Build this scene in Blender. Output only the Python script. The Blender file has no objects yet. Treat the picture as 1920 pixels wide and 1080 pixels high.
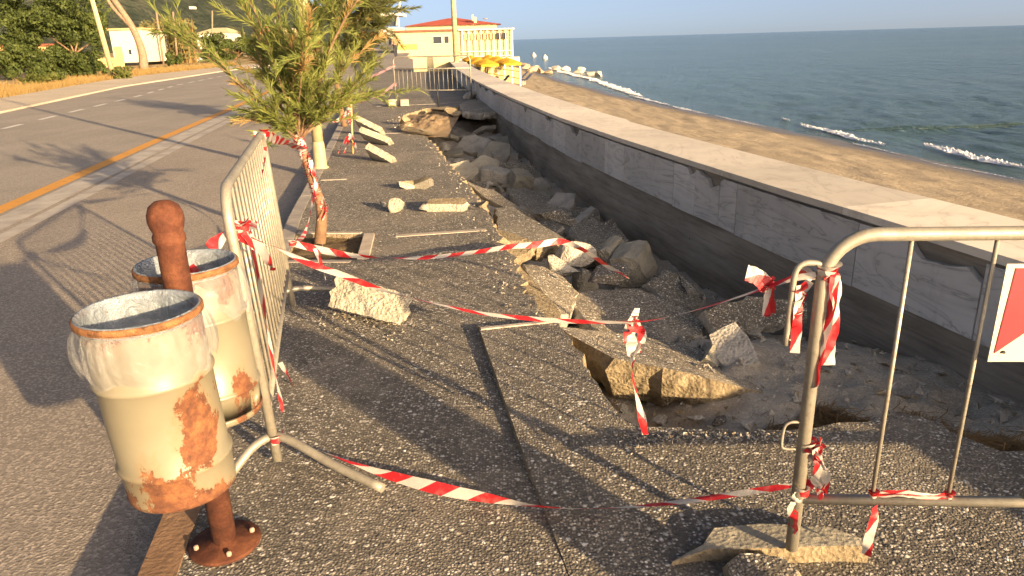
import bpy, math, random
from math import sin, cos, pi, radians, sqrt, atan2
from mathutils import Vector as V, Matrix, noise
S = bpy.context.scene
COL = S.collection
rnd = random.Random(7)

# ------------------------------------------------------------------ camera
FPX, PITCH, ROLL, CAMH = 1368.0, radians(18.8), radians(1.63), 1.6
cam = bpy.data.objects.new('camera', bpy.data.cameras.new('camera'))
COL.objects.link(cam)
cam.data.sensor_width = 36.0
cam.data.lens = 36.0 * FPX / 1920.0
cam.data.clip_start, cam.data.clip_end = 0.05, 30000
cam.matrix_world = Matrix.Translation((0, 0, CAMH)) @ Matrix.Rotation(pi/2 - PITCH, 4, 'X') @ Matrix.Rotation(-ROLL, 4, 'Z')
S.camera = cam

def ray(px, py):
    u, v = px - 960.0, 540.0 - py
    c, s = cos(ROLL), sin(ROLL)
    x, y = u*c + v*s, -u*s + v*c
    return V((x, FPX*cos(PITCH) + y*sin(PITCH), -FPX*sin(PITCH) + y*cos(PITCH)))
def at(px, py, z=0.0):              # ground-survey helper: point of height z seen along a sight line
    d = ray(px, py); t = (z - CAMH)/d.z
    return V((d.x*t, d.y*t, z))
def away(px, py, Y):                # same, at distance Y
    d = ray(px, py); t = Y/d.y
    return V((d.x*t, Y, CAMH + d.z*t))

# ------------------------------------------------------------------ sky and sun
SUN_EL, SUN_AZ = radians(12.3), atan2(0.66, -0.75)      # horizontal direction towards the sun (x, y)
w = bpy.data.worlds.new('World'); S.world = w; w.use_nodes = True
nt = w.node_tree; bg = nt.nodes['Background']
sky = nt.nodes.new('ShaderNodeTexSky'); sky.sky_type = 'NISHITA'; sky.sun_disc = False
sky.sun_elevation = SUN_EL; sky.sun_rotation = SUN_AZ
sky.air_density = 0.3; sky.dust_density = 3.0; sky.ozone_density = 1.5
tc_ = nt.nodes.new('ShaderNodeTexCoord'); mp_ = nt.nodes.new('ShaderNodeMapping'); mp_.inputs['Location'].default_value = (0, 0, 0.05)
nt.links.new(tc_.outputs['Generated'], mp_.inputs[0]); nt.links.new(mp_.outputs[0], sky.inputs[0])
tint = nt.nodes.new('ShaderNodeMix'); tint.data_type = 'RGBA'; tint.blend_type = 'MULTIPLY'
tint.inputs[0].default_value = 1.0; tint.inputs[7].default_value = (1.2, 1.0, 0.77, 1)      # dusty summer air
nt.links.new(sky.outputs[0], tint.inputs[6]); nt.links.new(tint.outputs[2], bg.inputs[0]); bg.inputs[1].default_value = 0.142
sl = bpy.data.lights.new('sun', 'SUN'); sl.energy = 5.0; sl.angle = radians(0.6); sl.color = (1.0, 0.71, 0.39)
so = bpy.data.objects.new('sun', sl); COL.objects.link(so)
sdir = V((sin(SUN_AZ)*cos(SUN_EL), cos(SUN_AZ)*cos(SUN_EL), sin(SUN_EL)))
so.rotation_euler = sdir.to_track_quat('Z', 'Y').to_euler()
so.location = (20, -30, 30)
S.view_settings.view_transform = 'Standard'; S.view_settings.look = 'None'
S.view_settings.exposure = 1.5; S.view_settings.gamma = 1.0
S.cycles.max_bounces = 6; S.cycles.transparent_max_bounces = 8

# ------------------------------------------------------------------ mesh helpers
class MB:
    def __init__(s): s.v = []; s.f = []; s.m = []; s.uv = None; s.sm = []
    def face(s, pts, mi=0, smooth=False):
        b = len(s.v); s.v += [tuple(p) for p in pts]; s.f.append(tuple(range(b, b+len(pts)))); s.m.append(mi); s.sm.append(smooth)
    def box(s, c, d, rz=0.0, mi=0, M=None):
        hx, hy, hz = d[0]/2, d[1]/2, d[2]/2
        R = M if M else Matrix.Rotation(rz, 3, 'Z')
        b = len(s.v); c = V(c)
        for x, y, z in ((-1,-1,-1),(1,-1,-1),(1,1,-1),(-1,1,-1),(-1,-1,1),(1,-1,1),(1,1,1),(-1,1,1)):
            s.v.append(tuple(c + R @ V((x*hx, y*hy, z*hz))))
        for q in ((3,2,1,0),(4,5,6,7),(0,1,5,4),(1,2,6,5),(2,3,7,6),(3,0,4,7)):
            s.f.append(tuple(b+i for i in q)); s.m.append(mi); s.sm.append(False)
    def tube(s, pts, rad, n=8, mi=0, caps=True):
        pts = [V(p) for p in pts]; N = len(pts)
        if not hasattr(rad, '__len__'): rad = [rad]*N
        b = len(s.v); ref = None
        for i, p in enumerate(pts):
            t = (pts[min(i+1, N-1)] - pts[max(i-1, 0)])
            if t.length < 1e-9: t = V((0,0,1))
            t.normalize()
            if ref is None:
                ref = V((0,0,1)) if abs(t.z) < .9 else V((1,0,0))
            a = (ref - t*ref.dot(t))
            if a.length < 1e-6: a = t.orthogonal()
            a.normalize(); c = t.cross(a); ref = a
            for k in range(n):
                q = 2*pi*k/n
                s.v.append(tuple(p + (a*cos(q) + c*sin(q))*rad[i]))
        for i in range(N-1):
            for k in range(n):
                k2 = (k+1) % n
                s.f.append((b+i*n+k, b+i*n+k2, b+(i+1)*n+k2, b+(i+1)*n+k)); s.m.append(mi); s.sm.append(True)
        if caps:
            s.f.append(tuple(b+k for k in reversed(range(n)))); s.m.append(mi); s.sm.append(False)
            s.f.append(tuple(b+(N-1)*n+k for k in range(n))); s.m.append(mi); s.sm.append(False)
    def lathe(s, prof, c=(0,0,0), n=32, mi=0, wob=None):
        b = len(s.v); N = len(prof)
        for i, (r, z) in enumerate(prof):
            for k in range(n):
                q = 2*pi*k/n
                rr, zz = (r, z) if wob is None else wob(r, z, q)
                s.v.append((c[0] + rr*cos(q), c[1] + rr*sin(q), c[2] + zz))
        for i in range(N-1):
            for k in range(n):
                k2 = (k+1) % n
                s.f.append((b+i*n+k, b+i*n+k2, b+(i+1)*n+k2, b+(i+1)*n+k)); s.m.append(mi); s.sm.append(True)
    def grid(s, P, nu, nv, mi=0, smooth=True):
        b = len(s.v)
        for j in range(nv):
            for i in range(nu): s.v.append(tuple(P(i, j)))
        for j in range(nv-1):
            for i in range(nu-1):
                s.f.append((b+j*nu+i, b+j*nu+i+1, b+(j+1)*nu+i+1, b+(j+1)*nu+i)); s.m.append(mi); s.sm.append(smooth)
    def build(s, name, mats, parent=None, local=False, origin=None):
        me = bpy.data.meshes.new(name)
        if parent is not None and not local: o_ = V(parent.location)
        elif origin is not None: o_ = V(origin)
        else: o_ = V((0,0,0))
        vs = s.v if o_.length == 0 else [(x-o_.x, y-o_.y, z-o_.z) for x, y, z in s.v]
        me.from_pydata(vs, [], s.f)
        for m in (mats if isinstance(mats, (list, tuple)) else [mats]): me.materials.append(m)
        me.polygons.foreach_set('material_index', s.m)
        me.polygons.foreach_set('use_smooth', s.sm)
        if s.uv is not None:
            uvl = me.uv_layers.new(name='UVMap')
            for lp in me.loops: uvl.data[lp.index].uv = s.uv[lp.vertex_index]
        me.update()
        o = bpy.data.objects.new(name, me); COL.objects.link(o)
        if parent is not None: o.parent = parent
        elif origin is not None: o.location = origin
        return o

def tag(o, label=None, cat=None, group=None, kind=None):
    if label: o['label'] = label
    if cat: o['category'] = cat
    if group: o['group'] = group
    if kind: o['kind'] = kind
    return o
def thing(name, label, cat, loc=(0,0,0), rz=0.0, group=None):
    o = bpy.data.objects.new(name, None); COL.objects.link(o)
    o.empty_display_size = .1
    o.location = loc; o.rotation_euler = (0, 0, rz)
    return tag(o, label, cat, group)
def struct(name, mb, mats, **k): return tag(mb.build(name, mats, **k), kind='structure')
def dup(root, loc, rz=0.0, label=None, scale=None):
    r = root.copy(); COL.objects.link(r); r.location = loc; r.rotation_euler = (0, 0, rz)
    if label: r['label'] = label
    if scale: r.scale = scale
    for ch in list(root.children):
        c = ch.copy(); COL.objects.link(c); c.parent = r
        for g in ch.children:
            d = g.copy(); COL.objects.link(d); d.parent = c
    return r
def nz(p, s=1.0, o=0): return noise.noise(V((p[0]*s + o*17.3, p[1]*s - o*9.1, (p[2] if len(p) > 2 else 0)*s + o*3.7)))
def spline(pts, n=8):
    pts = [V(p) for p in pts]
    if len(pts) < 3: return [pts[0].lerp(pts[-1], i/n) for i in range(n+1)]
    q = [pts[0]*2 - pts[1]] + pts + [pts[-1]*2 - pts[-2]]
    out = []
    for i in range(1, len(q)-2):
        for k in range(n):
            t = k/n; a, b, c, d = q[i-1], q[i], q[i+1], q[i+2]
            out.append(.5*((2*b) + (c-a)*t + (2*a-5*b+4*c-d)*t*t + (3*b-a-3*c+d)*t**3))
    out.append(pts[-1]); return out
def interp(x, xs, ys):
    if x <= xs[0]: i = 0
    elif x >= xs[-1]: i = len(xs)-2
    else:
        i = 0
        while xs[i+1] < x: i += 1
    return ys[i] + (ys[i+1]-ys[i])*(x-xs[i])/(xs[i+1]-xs[i])

# ------------------------------------------------------------------ material helpers
class NT:
    def __init__(s, name, rough=.8, spec=.3):
        s.mat = bpy.data.materials.new(name); s.mat.use_nodes = True
        s.t = s.mat.node_tree; s.b = s.t.nodes['Principled BSDF']
        s.b.inputs['Roughness'].default_value = rough
        s.b.inputs['Specular IOR Level'].default_value = spec
        s._co = None
    def n(s, typ, ins=None, **props):
        x = s.t.nodes.new(typ)
        for k, v in props.items(): setattr(x, k, v)
        for k, v in (ins or {}).items():
            if isinstance(v, bpy.types.NodeSocket): s.t.links.new(v, x.inputs[k])
            else: x.inputs[k].default_value = v
        return x
    def co(s):
        if s._co is None: s._co = s.n('ShaderNodeTexCoord').outputs['Object']
        return s._co
    def mapped(s, scale, rot=(0,0,0)):
        m = s.n('ShaderNodeMapping', {'Vector': s.co(), 'Scale': scale, 'Rotation': rot}); return m.outputs[0]
    def noise(s, scale, detail=4, rough=.6, vec=None, dist=0.0):
        return s.n('ShaderNodeTexNoise', {'Vector': vec or s.co(), 'Scale': scale, 'Detail': detail, 'Roughness': rough, 'Distortion': dist}).outputs[0]
    def ramp(s, fac, stops, const=False):
        r = s.n('ShaderNodeValToRGB', {'Fac': fac}); e = r.color_ramp.elements
        if const: r.color_ramp.interpolation = 'CONSTANT'
        while len(e) > 1: e.remove(e[-1])
        for i, (p, c) in enumerate(stops):
            x = e[0] if i == 0 else e.new(p)
            x.position = p; x.color = tuple(c) + (1,) if hasattr(c, '__len__') else (c, c, c, 1)
        return r.outputs[0]
    def mix(s, fac, a, b, mode='MIX'):
        m = s.n('ShaderNodeMix', data_type='RGBA', blend_type=mode)
        for i, v in ((0, fac), (6, a), (7, b)):
            if isinstance(v, bpy.types.NodeSocket): s.t.links.new(v, m.inputs[i])
            else: m.inputs[i].default_value = v if i == 0 else (tuple(v) + (1,) if hasattr(v, '__len__') else (v, v, v, 1))
        return m.outputs[2]
    def math(s, op, a, b=0.0):
        m = s.n('ShaderNodeMath', operation=op)
        for i, v in ((0, a), (1, b)):
            if isinstance(v, bpy.types.NodeSocket): s.t.links.new(v, m.inputs[i])
            else: m.inputs[i].default_value = v
        return m.outputs[0]
    def bump(s, h, strength=.5, dist=.01, normal=None):
        i = {'Height': h, 'Strength': strength, 'Distance': dist}
        if normal: i['Normal'] = normal
        return s.n('ShaderNodeBump', i).outputs[0]
    def done(s, color=None, normal=None, rough=None):
        for nm, v in (('Base Color', color), ('Normal', normal), ('Roughness', rough)):
            if v is None: continue
            if isinstance(v, bpy.types.NodeSocket): s.t.links.new(v, s.b.inputs[nm])
            else: s.b.inputs[nm].default_value = tuple(v) + (1,) if hasattr(v, '__len__') else v
        return s.mat

def simple(name, c, var=.25, scale=6, rough=.8, bump=0.0, spec=.3, metallic=0.0):
    t = NT(name, rough, spec); t.b.inputs['Metallic'].default_value = metallic
    n = t.noise(scale, 5)
    col = t.ramp(n, [(.25, [x*(1-var) for x in c]), (.75, [min(1, x*(1+var)) for x in c])])
    return t.done(col, t.bump(t.noise(scale*6, 4), bump, .01) if bump else None)

def m_aggregate(name, tint=(1,1,1), scale=62, dirt=.35):
    t = NT(name, .8, .25)
    def layer(sc, off, stops, e0, e1):
        o = t.n('ShaderNodeVectorMath', {0: t.co(), 1: (off, off*1.7, off*.6)}, operation='ADD').outputs[0]
        wob = t.n('ShaderNodeVectorMath', {0: o, 1: t.n('ShaderNodeVectorMath', {0: t.n('ShaderNodeTexNoise', {'Vector': o, 'Scale': sc*.6, 'Detail': 3.0}).outputs[1], 3: .9/sc}, operation='SCALE').outputs[0]}, operation='ADD').outputs[0]
        vo = t.n('ShaderNodeTexVoronoi', {'Vector': wob, 'Scale': sc, 'Randomness': 1.0})
        sp = t.n('ShaderNodeSeparateColor', {0: vo.outputs['Color']})
        return t.ramp(sp.outputs[0], stops, True), t.ramp(vo.outputs['Distance'], [(e0, 1.0), (e1, 0.0)]), sp.outputs[1]
    c1, e1, _ = layer(scale*1.45, 0, [(0, (.075,.07,.062)), (.25, (.14,.128,.108)), (.45, (.23,.205,.165)), (.62, (.34,.305,.245)), (.8, (.48,.44,.37)), (.92, (.7,.67,.6))], .3, .62)
    c2, e2, pick = layer(scale*.62, 3.1, [(0, (.06,.056,.052)), (.3, (.2,.18,.15)), (.5, (.42,.385,.31)), (.72, (.62,.58,.5)), (.88, (.8,.77,.7))], .2, .46)
    base = t.mix(e1, (.105,.094,.077), c1)
    sel = t.math('MULTIPLY', t.math('GREATER_THAN', pick, .68), e2)
    col = t.mix(sel, base, c2)
    big = t.noise(1.7, 5); col = t.mix(t.ramp(big, [(.35, 0.0), (.7, dirt)]), col, (.15,.135,.11))
    dr = t.noise(.9, 8, .72, dist=.6); col = t.mix(t.ramp(dr, [(.5, 0.0), (.66, .4)]), col, (.36,.315,.245))
    st = t.noise(2.6, 8, .75, dist=1.0); col = t.mix(t.ramp(st, [(.55, 0.0), (.74, .4)]), col, (.085,.078,.068))
    fine = t.noise(7, 5); col = t.mix(t.ramp(fine, [(.5, 0.0), (.75, .3)]), col, (.3,.26,.2))
    col = t.mix(1.0, col, tint, 'MULTIPLY')
    h = t.math('ADD', t.math('ADD', t.math('MULTIPLY', e1, .7), t.math('MULTIPLY', sel, .8)), t.math('MULTIPLY', t.noise(190, 2), .35))
    return t.done(col, t.bump(h, .75, .006))
AGG = m_aggregate('exposed_aggregate')
AGG_LIFT = m_aggregate('shade_lifted_aggregate', (1.65,1.6,1.48), 70, .2)  # dusty aggregate copy, brightened to lift the slabs lying in trench shade

def m_broken(name, a=(.17,.135,.085), b=(.38,.31,.2), scale=9):
    t = NT(name, .95, .1)
    n = t.noise(scale, 8, .7); col = t.ramp(n, [(.3, a), (.7, b)])
    vo = t.n('ShaderNodeTexVoronoi', {'Vector': t.co(), 'Scale': 55.0}); 
    col = t.mix(t.ramp(vo.outputs['Distance'], [(.1, .35), (.35, 0.0)]), col, (.16,.14,.11))
    h = t.math('ADD', t.noise(28, 8, .7), t.math('MULTIPLY', vo.outputs['Distance'], .5))
    return t.done(col, t.bump(h, 1.0, .02))
BROKEN = m_broken('broken_concrete')
BROKEN_G = m_broken('grey_broken_concrete', (.33,.305,.255), (.6,.555,.47), 6)
PALE = m_broken('pale_broken_concrete', (.3,.275,.215), (.48,.44,.34), 5)

def m_concrete_wall():
    t = NT('board_marked_concrete', .9, .15)
    n = t.noise(2.2, 7, .65, t.mapped((1, .35, 2.2)))
    col = t.ramp(n, [(.28, (.16,.135,.1)), (.55, (.32,.28,.22)), (.75, (.42,.375,.3))])
    st = t.noise(14, 4, .6, t.mapped((.3, .06, 3.0)))
    col = t.mix(t.ramp(st, [(.5, 0.0), (.68, .4)]), col, (.1,.095,.085))
    vo = t.n('ShaderNodeTexVoronoi', {'Vector': t.co(), 'Scale': 3.3})
    hole = t.ramp(vo.outputs['Distance'], [(.035, 1.0), (.06, 0.0)])
    col = t.mix(hole, col, (.04,.038,.035))
    return t.done(col, t.bump(t.math('SUBTRACT', t.noise(30, 6), hole), .5, .01))
WALLC = m_concrete_wall()

def m_marble(name, a, b, vein, amt=.8):
    t = NT(name, .55, .35)
    info = t.n('ShaderNodeObjectInfo').outputs['Random']
    loc = t.n('ShaderNodeCombineXYZ', {0: t.math('MULTIPLY', info, 37.0), 1: t.math('MULTIPLY', info, 11.0)}).outputs[0]
    vec = t.n('ShaderNodeVectorMath', {0: t.mapped((1.2, .55, 2.8)), 1: loc}, operation='ADD').outputs[0]
    wv = t.n('ShaderNodeTexNoise', {'Vector': vec, 'Scale': 1.3, 'Detail': 6.0, 'Distortion': 1.5}).outputs[0]
    band = t.math('FRACT', t.math('MULTIPLY', wv, 7.0))
    v1 = t.ramp(band, [(0, 0.0), (.42, amt*.35), (.5, amt), (.56, amt*.2), (1, 0.0)])
    base = t.ramp(t.noise(1.1, 5, .6), [(.3, a), (.7, b)])
    col = t.mix(v1, base, vein)
    tone = t.math('ADD', .82, t.math('MULTIPLY', info, .36))
    cb = t.n('ShaderNodeCombineXYZ', {0: tone, 1: tone, 2: tone}).outputs[0]
    col = t.mix(1.0, col, cb, 'MULTIPLY')
    stain = t.noise(4, 8, .7, t.mapped((1, 1, .3)))
    col = t.mix(t.ramp(stain, [(.52, 0.0), (.75, .5)]), col, [x*.55 for x in a])
    return t.done(col, t.bump(t.noise(40, 5), .15, .005))
MARBLE = m_marble('grey_veined_marble', (.46,.44,.4), (.62,.59,.54), (.26,.245,.225))
MARBLE_TOP = m_marble('weathered_coping_marble', (.6,.53,.42), (.72,.65,.52), (.44,.37,.28), .6)

def m_sand(name, a, b, wet=None, big=.8, sc=1.0):
    t = NT(name, .95, .1)
    col = t.ramp(t.noise(big, 7, .65), [(.3, a), (.7, b)])
    col = t.mix(t.ramp(t.noise(120*sc, 3), [(.45, 0.0), (.62, .45)]), col, [x*.45 for x in a])
    col = t.mix(t.ramp(t.noise(45*sc, 4), [(.56, 0.0), (.68, .4)]), col, [min(1, x*1.5) for x in b])
    rough = None
    if wet:
        at_ = t.n('ShaderNodeAttribute', attribute_name='wet').outputs['Fac']
        col = t.mix(at_, col, wet); rough = t.ramp(at_, [(0, .95), (1, .3)])
    h = t.math('ADD', t.noise(30*sc, 7, .7), t.math('MULTIPLY', t.noise(5*sc, 4), 1.5))
    return t.done(col, t.bump(h, .8, .03), rough)
PITSAND = m_sand('grey_trench_sand', (.38,.335,.265), (.55,.49,.395), big=2.0)
BEACH = m_sand('beach_sand', (.3,.245,.17), (.42,.35,.25), (.13,.115,.09), .25, .35)
DIRT = m_sand('tree_pit_soil', (.1,.07,.04), (.19,.14,.08), big=3)

def m_asphalt(name, a, b, speck=.4, sc=1.0):
    t = NT(name, .85, .3)
    col = t.ramp(t.noise(.45, 6, .65), [(.3, a), (.7, b)])
    st = t.noise(1.3, 5, .6, t.mapped((1.5, .12, 1), (0, 0, -.17)))
    col = t.mix(t.ramp(st, [(.45, 0.0), (.7, .35)]), col, [x*.7 for x in a])
    vo = t.n('ShaderNodeTexVoronoi', {'Vector': t.co(), 'Scale': 90.0*sc})
    bw = t.n('ShaderNodeSeparateColor', {0: vo.outputs['Color']}).outputs[0]
    col = t.mix(t.ramp(bw, [(.6, 0.0), (.95, speck)]), col, [min(1, x*2.3) for x in b])
    col = t.mix(t.ramp(bw, [(.0, speck), (.3, 0.0)]), col, [x*.4 for x in a])
    return t.done(col, t.bump(t.math('ADD', vo.outputs['Distance'], t.noise(160*sc, 3)), .55, .006))
ROAD = m_asphalt('worn_asphalt', (.22,.2,.172), (.29,.26,.22), .3)
LANE = m_asphalt('parking_lane_concrete', (.23,.2,.165), (.3,.26,.215), .35)
SHOULDER = m_asphalt('dusty_shoulder', (.42,.345,.255), (.56,.46,.345), .3)
def m_paint(name, c, under, wear=.5):
    t = NT(name, .7, .3)
    n = t.noise(9, 8, .75); f = t.ramp(n, [(wear-.08, 0.0), (wear+.06, 1.0)])
    return t.done(t.mix(f, under, c), t.bump(t.noise(120, 3), .3, .004))
YELLOW = m_paint('yellow_road_paint', (.56,.27,.045), (.3,.18,.07), .4)
WHITEP = m_paint('white_road_paint', (.6,.58,.54), (.24,.22,.2), .42)
GUTTER = simple('pale_gutter_stone', (.36,.33,.29), .3, 3, .85, .4)
KERBM = simple('kerb_stone', (.3,.27,.235), .35, 5, .85, .5)
KERBR = simple('rust_stained_kerb', (.23,.14,.08), .4, 7, .85, .5)
BAND = simple('pale_stone_strip', (.42,.36,.29), .25, 8, .85, .4)

def m_steel():
    t = NT('weathered_galvanised_steel', .5, .5); t.b.inputs['Metallic'].default_value = .35
    n = t.noise(11, 6, .7); col = t.ramp(n, [(.3, (.2,.185,.15)), (.65, (.33,.305,.24))])
    sp = t.noise(70, 4, .6); col = t.mix(t.ramp(sp, [(.58, 0.0), (.7, .7)]), col, (.19,.15,.095))
    return t.done(col, t.bump(t.noise(90, 3), .2, .003), t.ramp(n, [(.3, .62), (.7, .42)]))
STEEL = m_steel()
def m_rust():
    t = NT('rusty_iron', .85, .25)
    col = t.ramp(t.noise(16, 8, .7), [(.3, (.035,.012,.007)), (.5, (.08,.027,.014)), (.75, (.17,.066,.03))])
    return t.done(col, t.bump(t.noise(60, 6, .7), .7, .006))
RUST = m_rust()
def m_bin():
    t = NT('peeling_cream_paint', .42, .5)
    paint = t.ramp(t.noise(3, 4), [(.3, (.165,.147,.1)), (.7, (.215,.195,.135))])
    r1 = t.ramp(t.noise(26, 8, .75), [(.3, (.045,.016,.008)), (.5, (.125,.045,.017)), (.72, (.25,.105,.036))])
    sep = t.n('ShaderNodeSeparateXYZ', {0: t.co()})
    z = sep.outputs[2]
    n = t.noise(5.2, 9, .72, t.mapped((1, 1, .7)))
    low = t.n('ShaderNodeMapRange', {'Value': z, 'From Min': .33, 'From Max': .47, 'To Min': .13, 'To Max': -.03}).outputs[0]
    up = t.n('ShaderNodeMapRange', {'Value': z, 'From Min': .8, 'From Max': .93, 'To Min': 0.0, 'To Max': .12}).outputs[0]
    for c_, sc_, rad, amt in (((.115,-.27,.62), (1,1,.55), .1, .3), ((.125,-.25,.5), (1,1,.8), .08, .2), ((-.02,-.34,.46), (1,1,.7), .07, .13), ((-.03,-.33,.8), (1,1,1), .03, .22), ((.1,.14,.86), (1,1,.8), .09, .3), ((.1,.13,.5), (1,1,.6), .1, .26)):
        v_ = t.n('ShaderNodeVectorMath', {0: t.n('ShaderNodeVectorMath', {0: t.co(), 1: c_}, operation='SUBTRACT').outputs[0], 1: sc_}, operation='MULTIPLY').outputs[0]
        dd = t.n('ShaderNodeVectorMath', {0: v_}, operation='LENGTH').outputs['Value']
        up = t.math('ADD', up, t.n('ShaderNodeMapRange', {'Value': dd, 'From Min': 0.0, 'From Max': rad, 'To Min': amt, 'To Max': 0.0}).outputs[0])
    f = t.ramp(t.math('ADD', t.math('ADD', n, low), up), [(.575, 0.0), (.592, 1.0)])
    halo = t.ramp(t.math('ADD', t.math('ADD', n, low), up), [(.5, 0.0), (.6, .55)])
    col = t.mix(halo, paint, (.2,.13,.055)); col = t.mix(f, col, r1)
    t.done(col, t.bump(t.math('SUBTRACT', t.math('MULTIPLY', t.noise(70, 5), f), f), .5, .004), t.ramp(f, [(0, .4), (1, .9)]))
    return t.mat
BINM = m_bin()
BINTOP = simple('rusted_rim_paint', (.2,.09,.035), .75, 34, .8, .6)
def m_film(name, c, alpha, rough=.28):
    t = NT(name, rough, .6)
    n = t.noise(7, 6, .6, dist=1.0)
    t.b.inputs['Base Color'].default_value = tuple(c) + (1,)
    t.t.links.new(t.ramp(n, [(.3, alpha*.75), (.7, min(1, alpha*1.25))]), t.b.inputs['Alpha'])
    t.t.links.new(t.bump(t.noise(26, 5, .6, dist=1.5), .8, .015), t.b.inputs['Normal'])
    return t.mat
FILM = m_film('clear_bin_liner', (.36,.37,.37), .27, .1)
FILM_IN = m_film('bin_liner_inside', (.2,.235,.27), .85, .2)  # film colour turned darker blue-grey for the sky it reflects
def m_tape():
    t = NT('barrier_tape_film', .45, .4)
    uv = t.n('ShaderNodeSeparateXYZ', {0: t.n('ShaderNodeTexCoord').outputs['UV']})
    k = t.math('FRACT', t.math('MULTIPLY', t.math('ADD', uv.outputs[0], uv.outputs[1]), 1/.2))
    f = t.math('GREATER_THAN', k, .5)
    col = t.mix(f, (.52,.49,.44), (.48,.02,.026))
    col = t.mix(t.ramp(t.noise(30, 4), [(.5, 0.0), (.8, .3)]), col, (.45,.38,.32))
    t.done(col, t.bump(t.noise(60, 3), .4, .004))
    tr = t.n('ShaderNodeBsdfTranslucent', {'Color': col}); mx = t.n('ShaderNodeMixShader', {0: .25, 1: t.b.outputs[0], 2: tr.outputs[0]})
    t.t.links.new(mx.outputs[0], t.t.nodes['Material Output'].inputs[0])
    return t.mat
TAPE = m_tape()
def m_leaf(name, a, b, rough=.65, trans=.3):
    t = NT(name, rough, .25)
    n = t.noise(1.6, 4); n2 = t.n('ShaderNodeTexWhiteNoise', {'Vector': t.n('ShaderNodeVectorMath', {0: t.co(), 3: 9.0}, operation='SCALE').outputs[0]}).outputs[0]
    col = t.ramp(t.math('ADD', t.math('MULTIPLY', n, .75), t.math('MULTIPLY', t.noise(14, 3), .35)), [(.35, a), (.75, b)])
    t.done(col)
    tr = t.n('ShaderNodeBsdfTranslucent', {'Color': col}); mx = t.n('ShaderNodeMixShader', {0: trans, 1: t.b.outputs[0], 2: tr.outputs[0]})
    t.t.links.new(mx.outputs[0], t.t.nodes['Material Output'].inputs[0])
    return t.mat
LEAF_TAM = m_leaf('tamarisk_needles', (.08,.115,.024), (.25,.27,.066))
LEAF_DARK = m_leaf('dense_shrub_leaves', (.032,.052,.013), (.105,.13,.032))
LEAF_FAR = m_leaf('dark_tamarisk_needles', (.055,.068,.022), (.16,.165,.05))
LEAF_CANE = m_leaf('cane_leaves', (.07,.08,.025), (.2,.19,.075))
DRY = m_leaf('dry_grass', (.2,.13,.045), (.42,.29,.11))
WEED = m_leaf('dry_seaweed', (.13,.08,.03), (.3,.19,.08))
BARK = simple('tamarisk_bark', (.19,.115,.065), .45, 14, .9, .9)
BARK_G = simple('grey_pine_bark', (.21,.15,.1), .4, 8, .9, .9)
CREAM = simple('cream_render', (.5,.42,.23), .1, 2, .8, .2)
CREAMW = simple('white_render', (.5,.46,.37), .1, 2, .8, .2)
OCHRE = simple('ochre_render', (.5,.33,.15), .15, 1, .85, .2)
ORANGE = simple('orange_board', (.55,.3,.08), .1, 3, .7)
ROOF = simple('red_roof_tiles', (.34,.075,.045), .25, 1.5, .8, .5)
MAROON = simple('maroon_fascia', (.24,.075,.045), .15, 2, .7)
GLASS = simple('dark_window_glass', (.03,.035,.04), .1, 2, .1, 0, .6)
POLEM = simple('cream_pole_paint', (.36,.31,.17), .3, 5, .5, .25, .4)
WHITE = simple('white_paint', (.55,.52,.46), .08, 3, .5)
REDP = simple('red_sign_paint', (.42,.03,.035), .15, 9, .45)
SIGNW = simple('cream_sign_plate', (.5,.47,.35), .06, 9, .45)
UMB = simple('yellow_parasol_cloth', (.5,.27,.02), .15, 3, .8)
NAVY = simple('navy_sling_cloth', (.03,.045,.09), .2, 3, .8)
WOODY = simple('yellow_painted_wood', (.6,.44,.16), .2, 4, .7)
ROCKM = simple('sea_rock', (.3,.24,.17), .4, 1.2, .9, .6)
DARK = simple('dark_iron', (.03,.03,.032), .3, 9, .6)
TYRE = simple('tyre_rubber', (.02,.02,.02), .2, 9, .8)
CARP = simple('silver_car_paint', (.3,.32,.34), .05, 3, .3, 0, .6)
GRASSG = m_leaf('low_green_weeds', (.05,.07,.015), (.14,.15,.035))
def m_ground():
    t = NT('dry_verge', .95, .1)
    col = t.ramp(t.noise(.6, 8, .7), [(.3, (.26,.19,.095)), (.5, (.42,.31,.16)), (.7, (.5,.38,.21))])
    col = t.mix(t.ramp(t.noise(.25, 5), [(.5, 0.0), (.6, .8)]), col, (.09,.095,.035))
    return t.done(col, t.bump(t.noise(12, 6), .8, .05))
VERGE = m_ground()
def m_hill():
    t = NT('wooded_hillside', .95, .05)
    col = t.ramp(t.noise(.05, 9, .75), [(.35, (.035,.05,.04)), (.55, (.075,.088,.066)), (.75, (.14,.14,.105))])  # distance haze is mixed into these grey-greens
    return t.done(col, t.bump(t.noise(.16, 8, .7), 1.0, 14.0))
HILL = m_hill()
def m_sea():
    t = NT('sea_water', .16, .5); t.b.inputs['IOR'].default_value = 1.33
    deep = t.noise(.02, 4); col = t.ramp(deep, [(.35, (.06,.118,.128)), (.7, (.085,.15,.155))])
    h = t.math('ADD', t.noise(1.6, 8, .7, t.mapped((1.0, .42, 1), (0, 0, .2))), t.math('MULTIPLY', t.noise(.28, 3, .5, t.mapped((1, .5, 1), (0, 0, -.1))), 1.8))
    return t.done(col, t.bump(h, 1.0, .8))
SEA = m_sea()
FOAM = simple('surf_foam', (.85,.86,.86), .08, 6, .7, .4)

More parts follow.
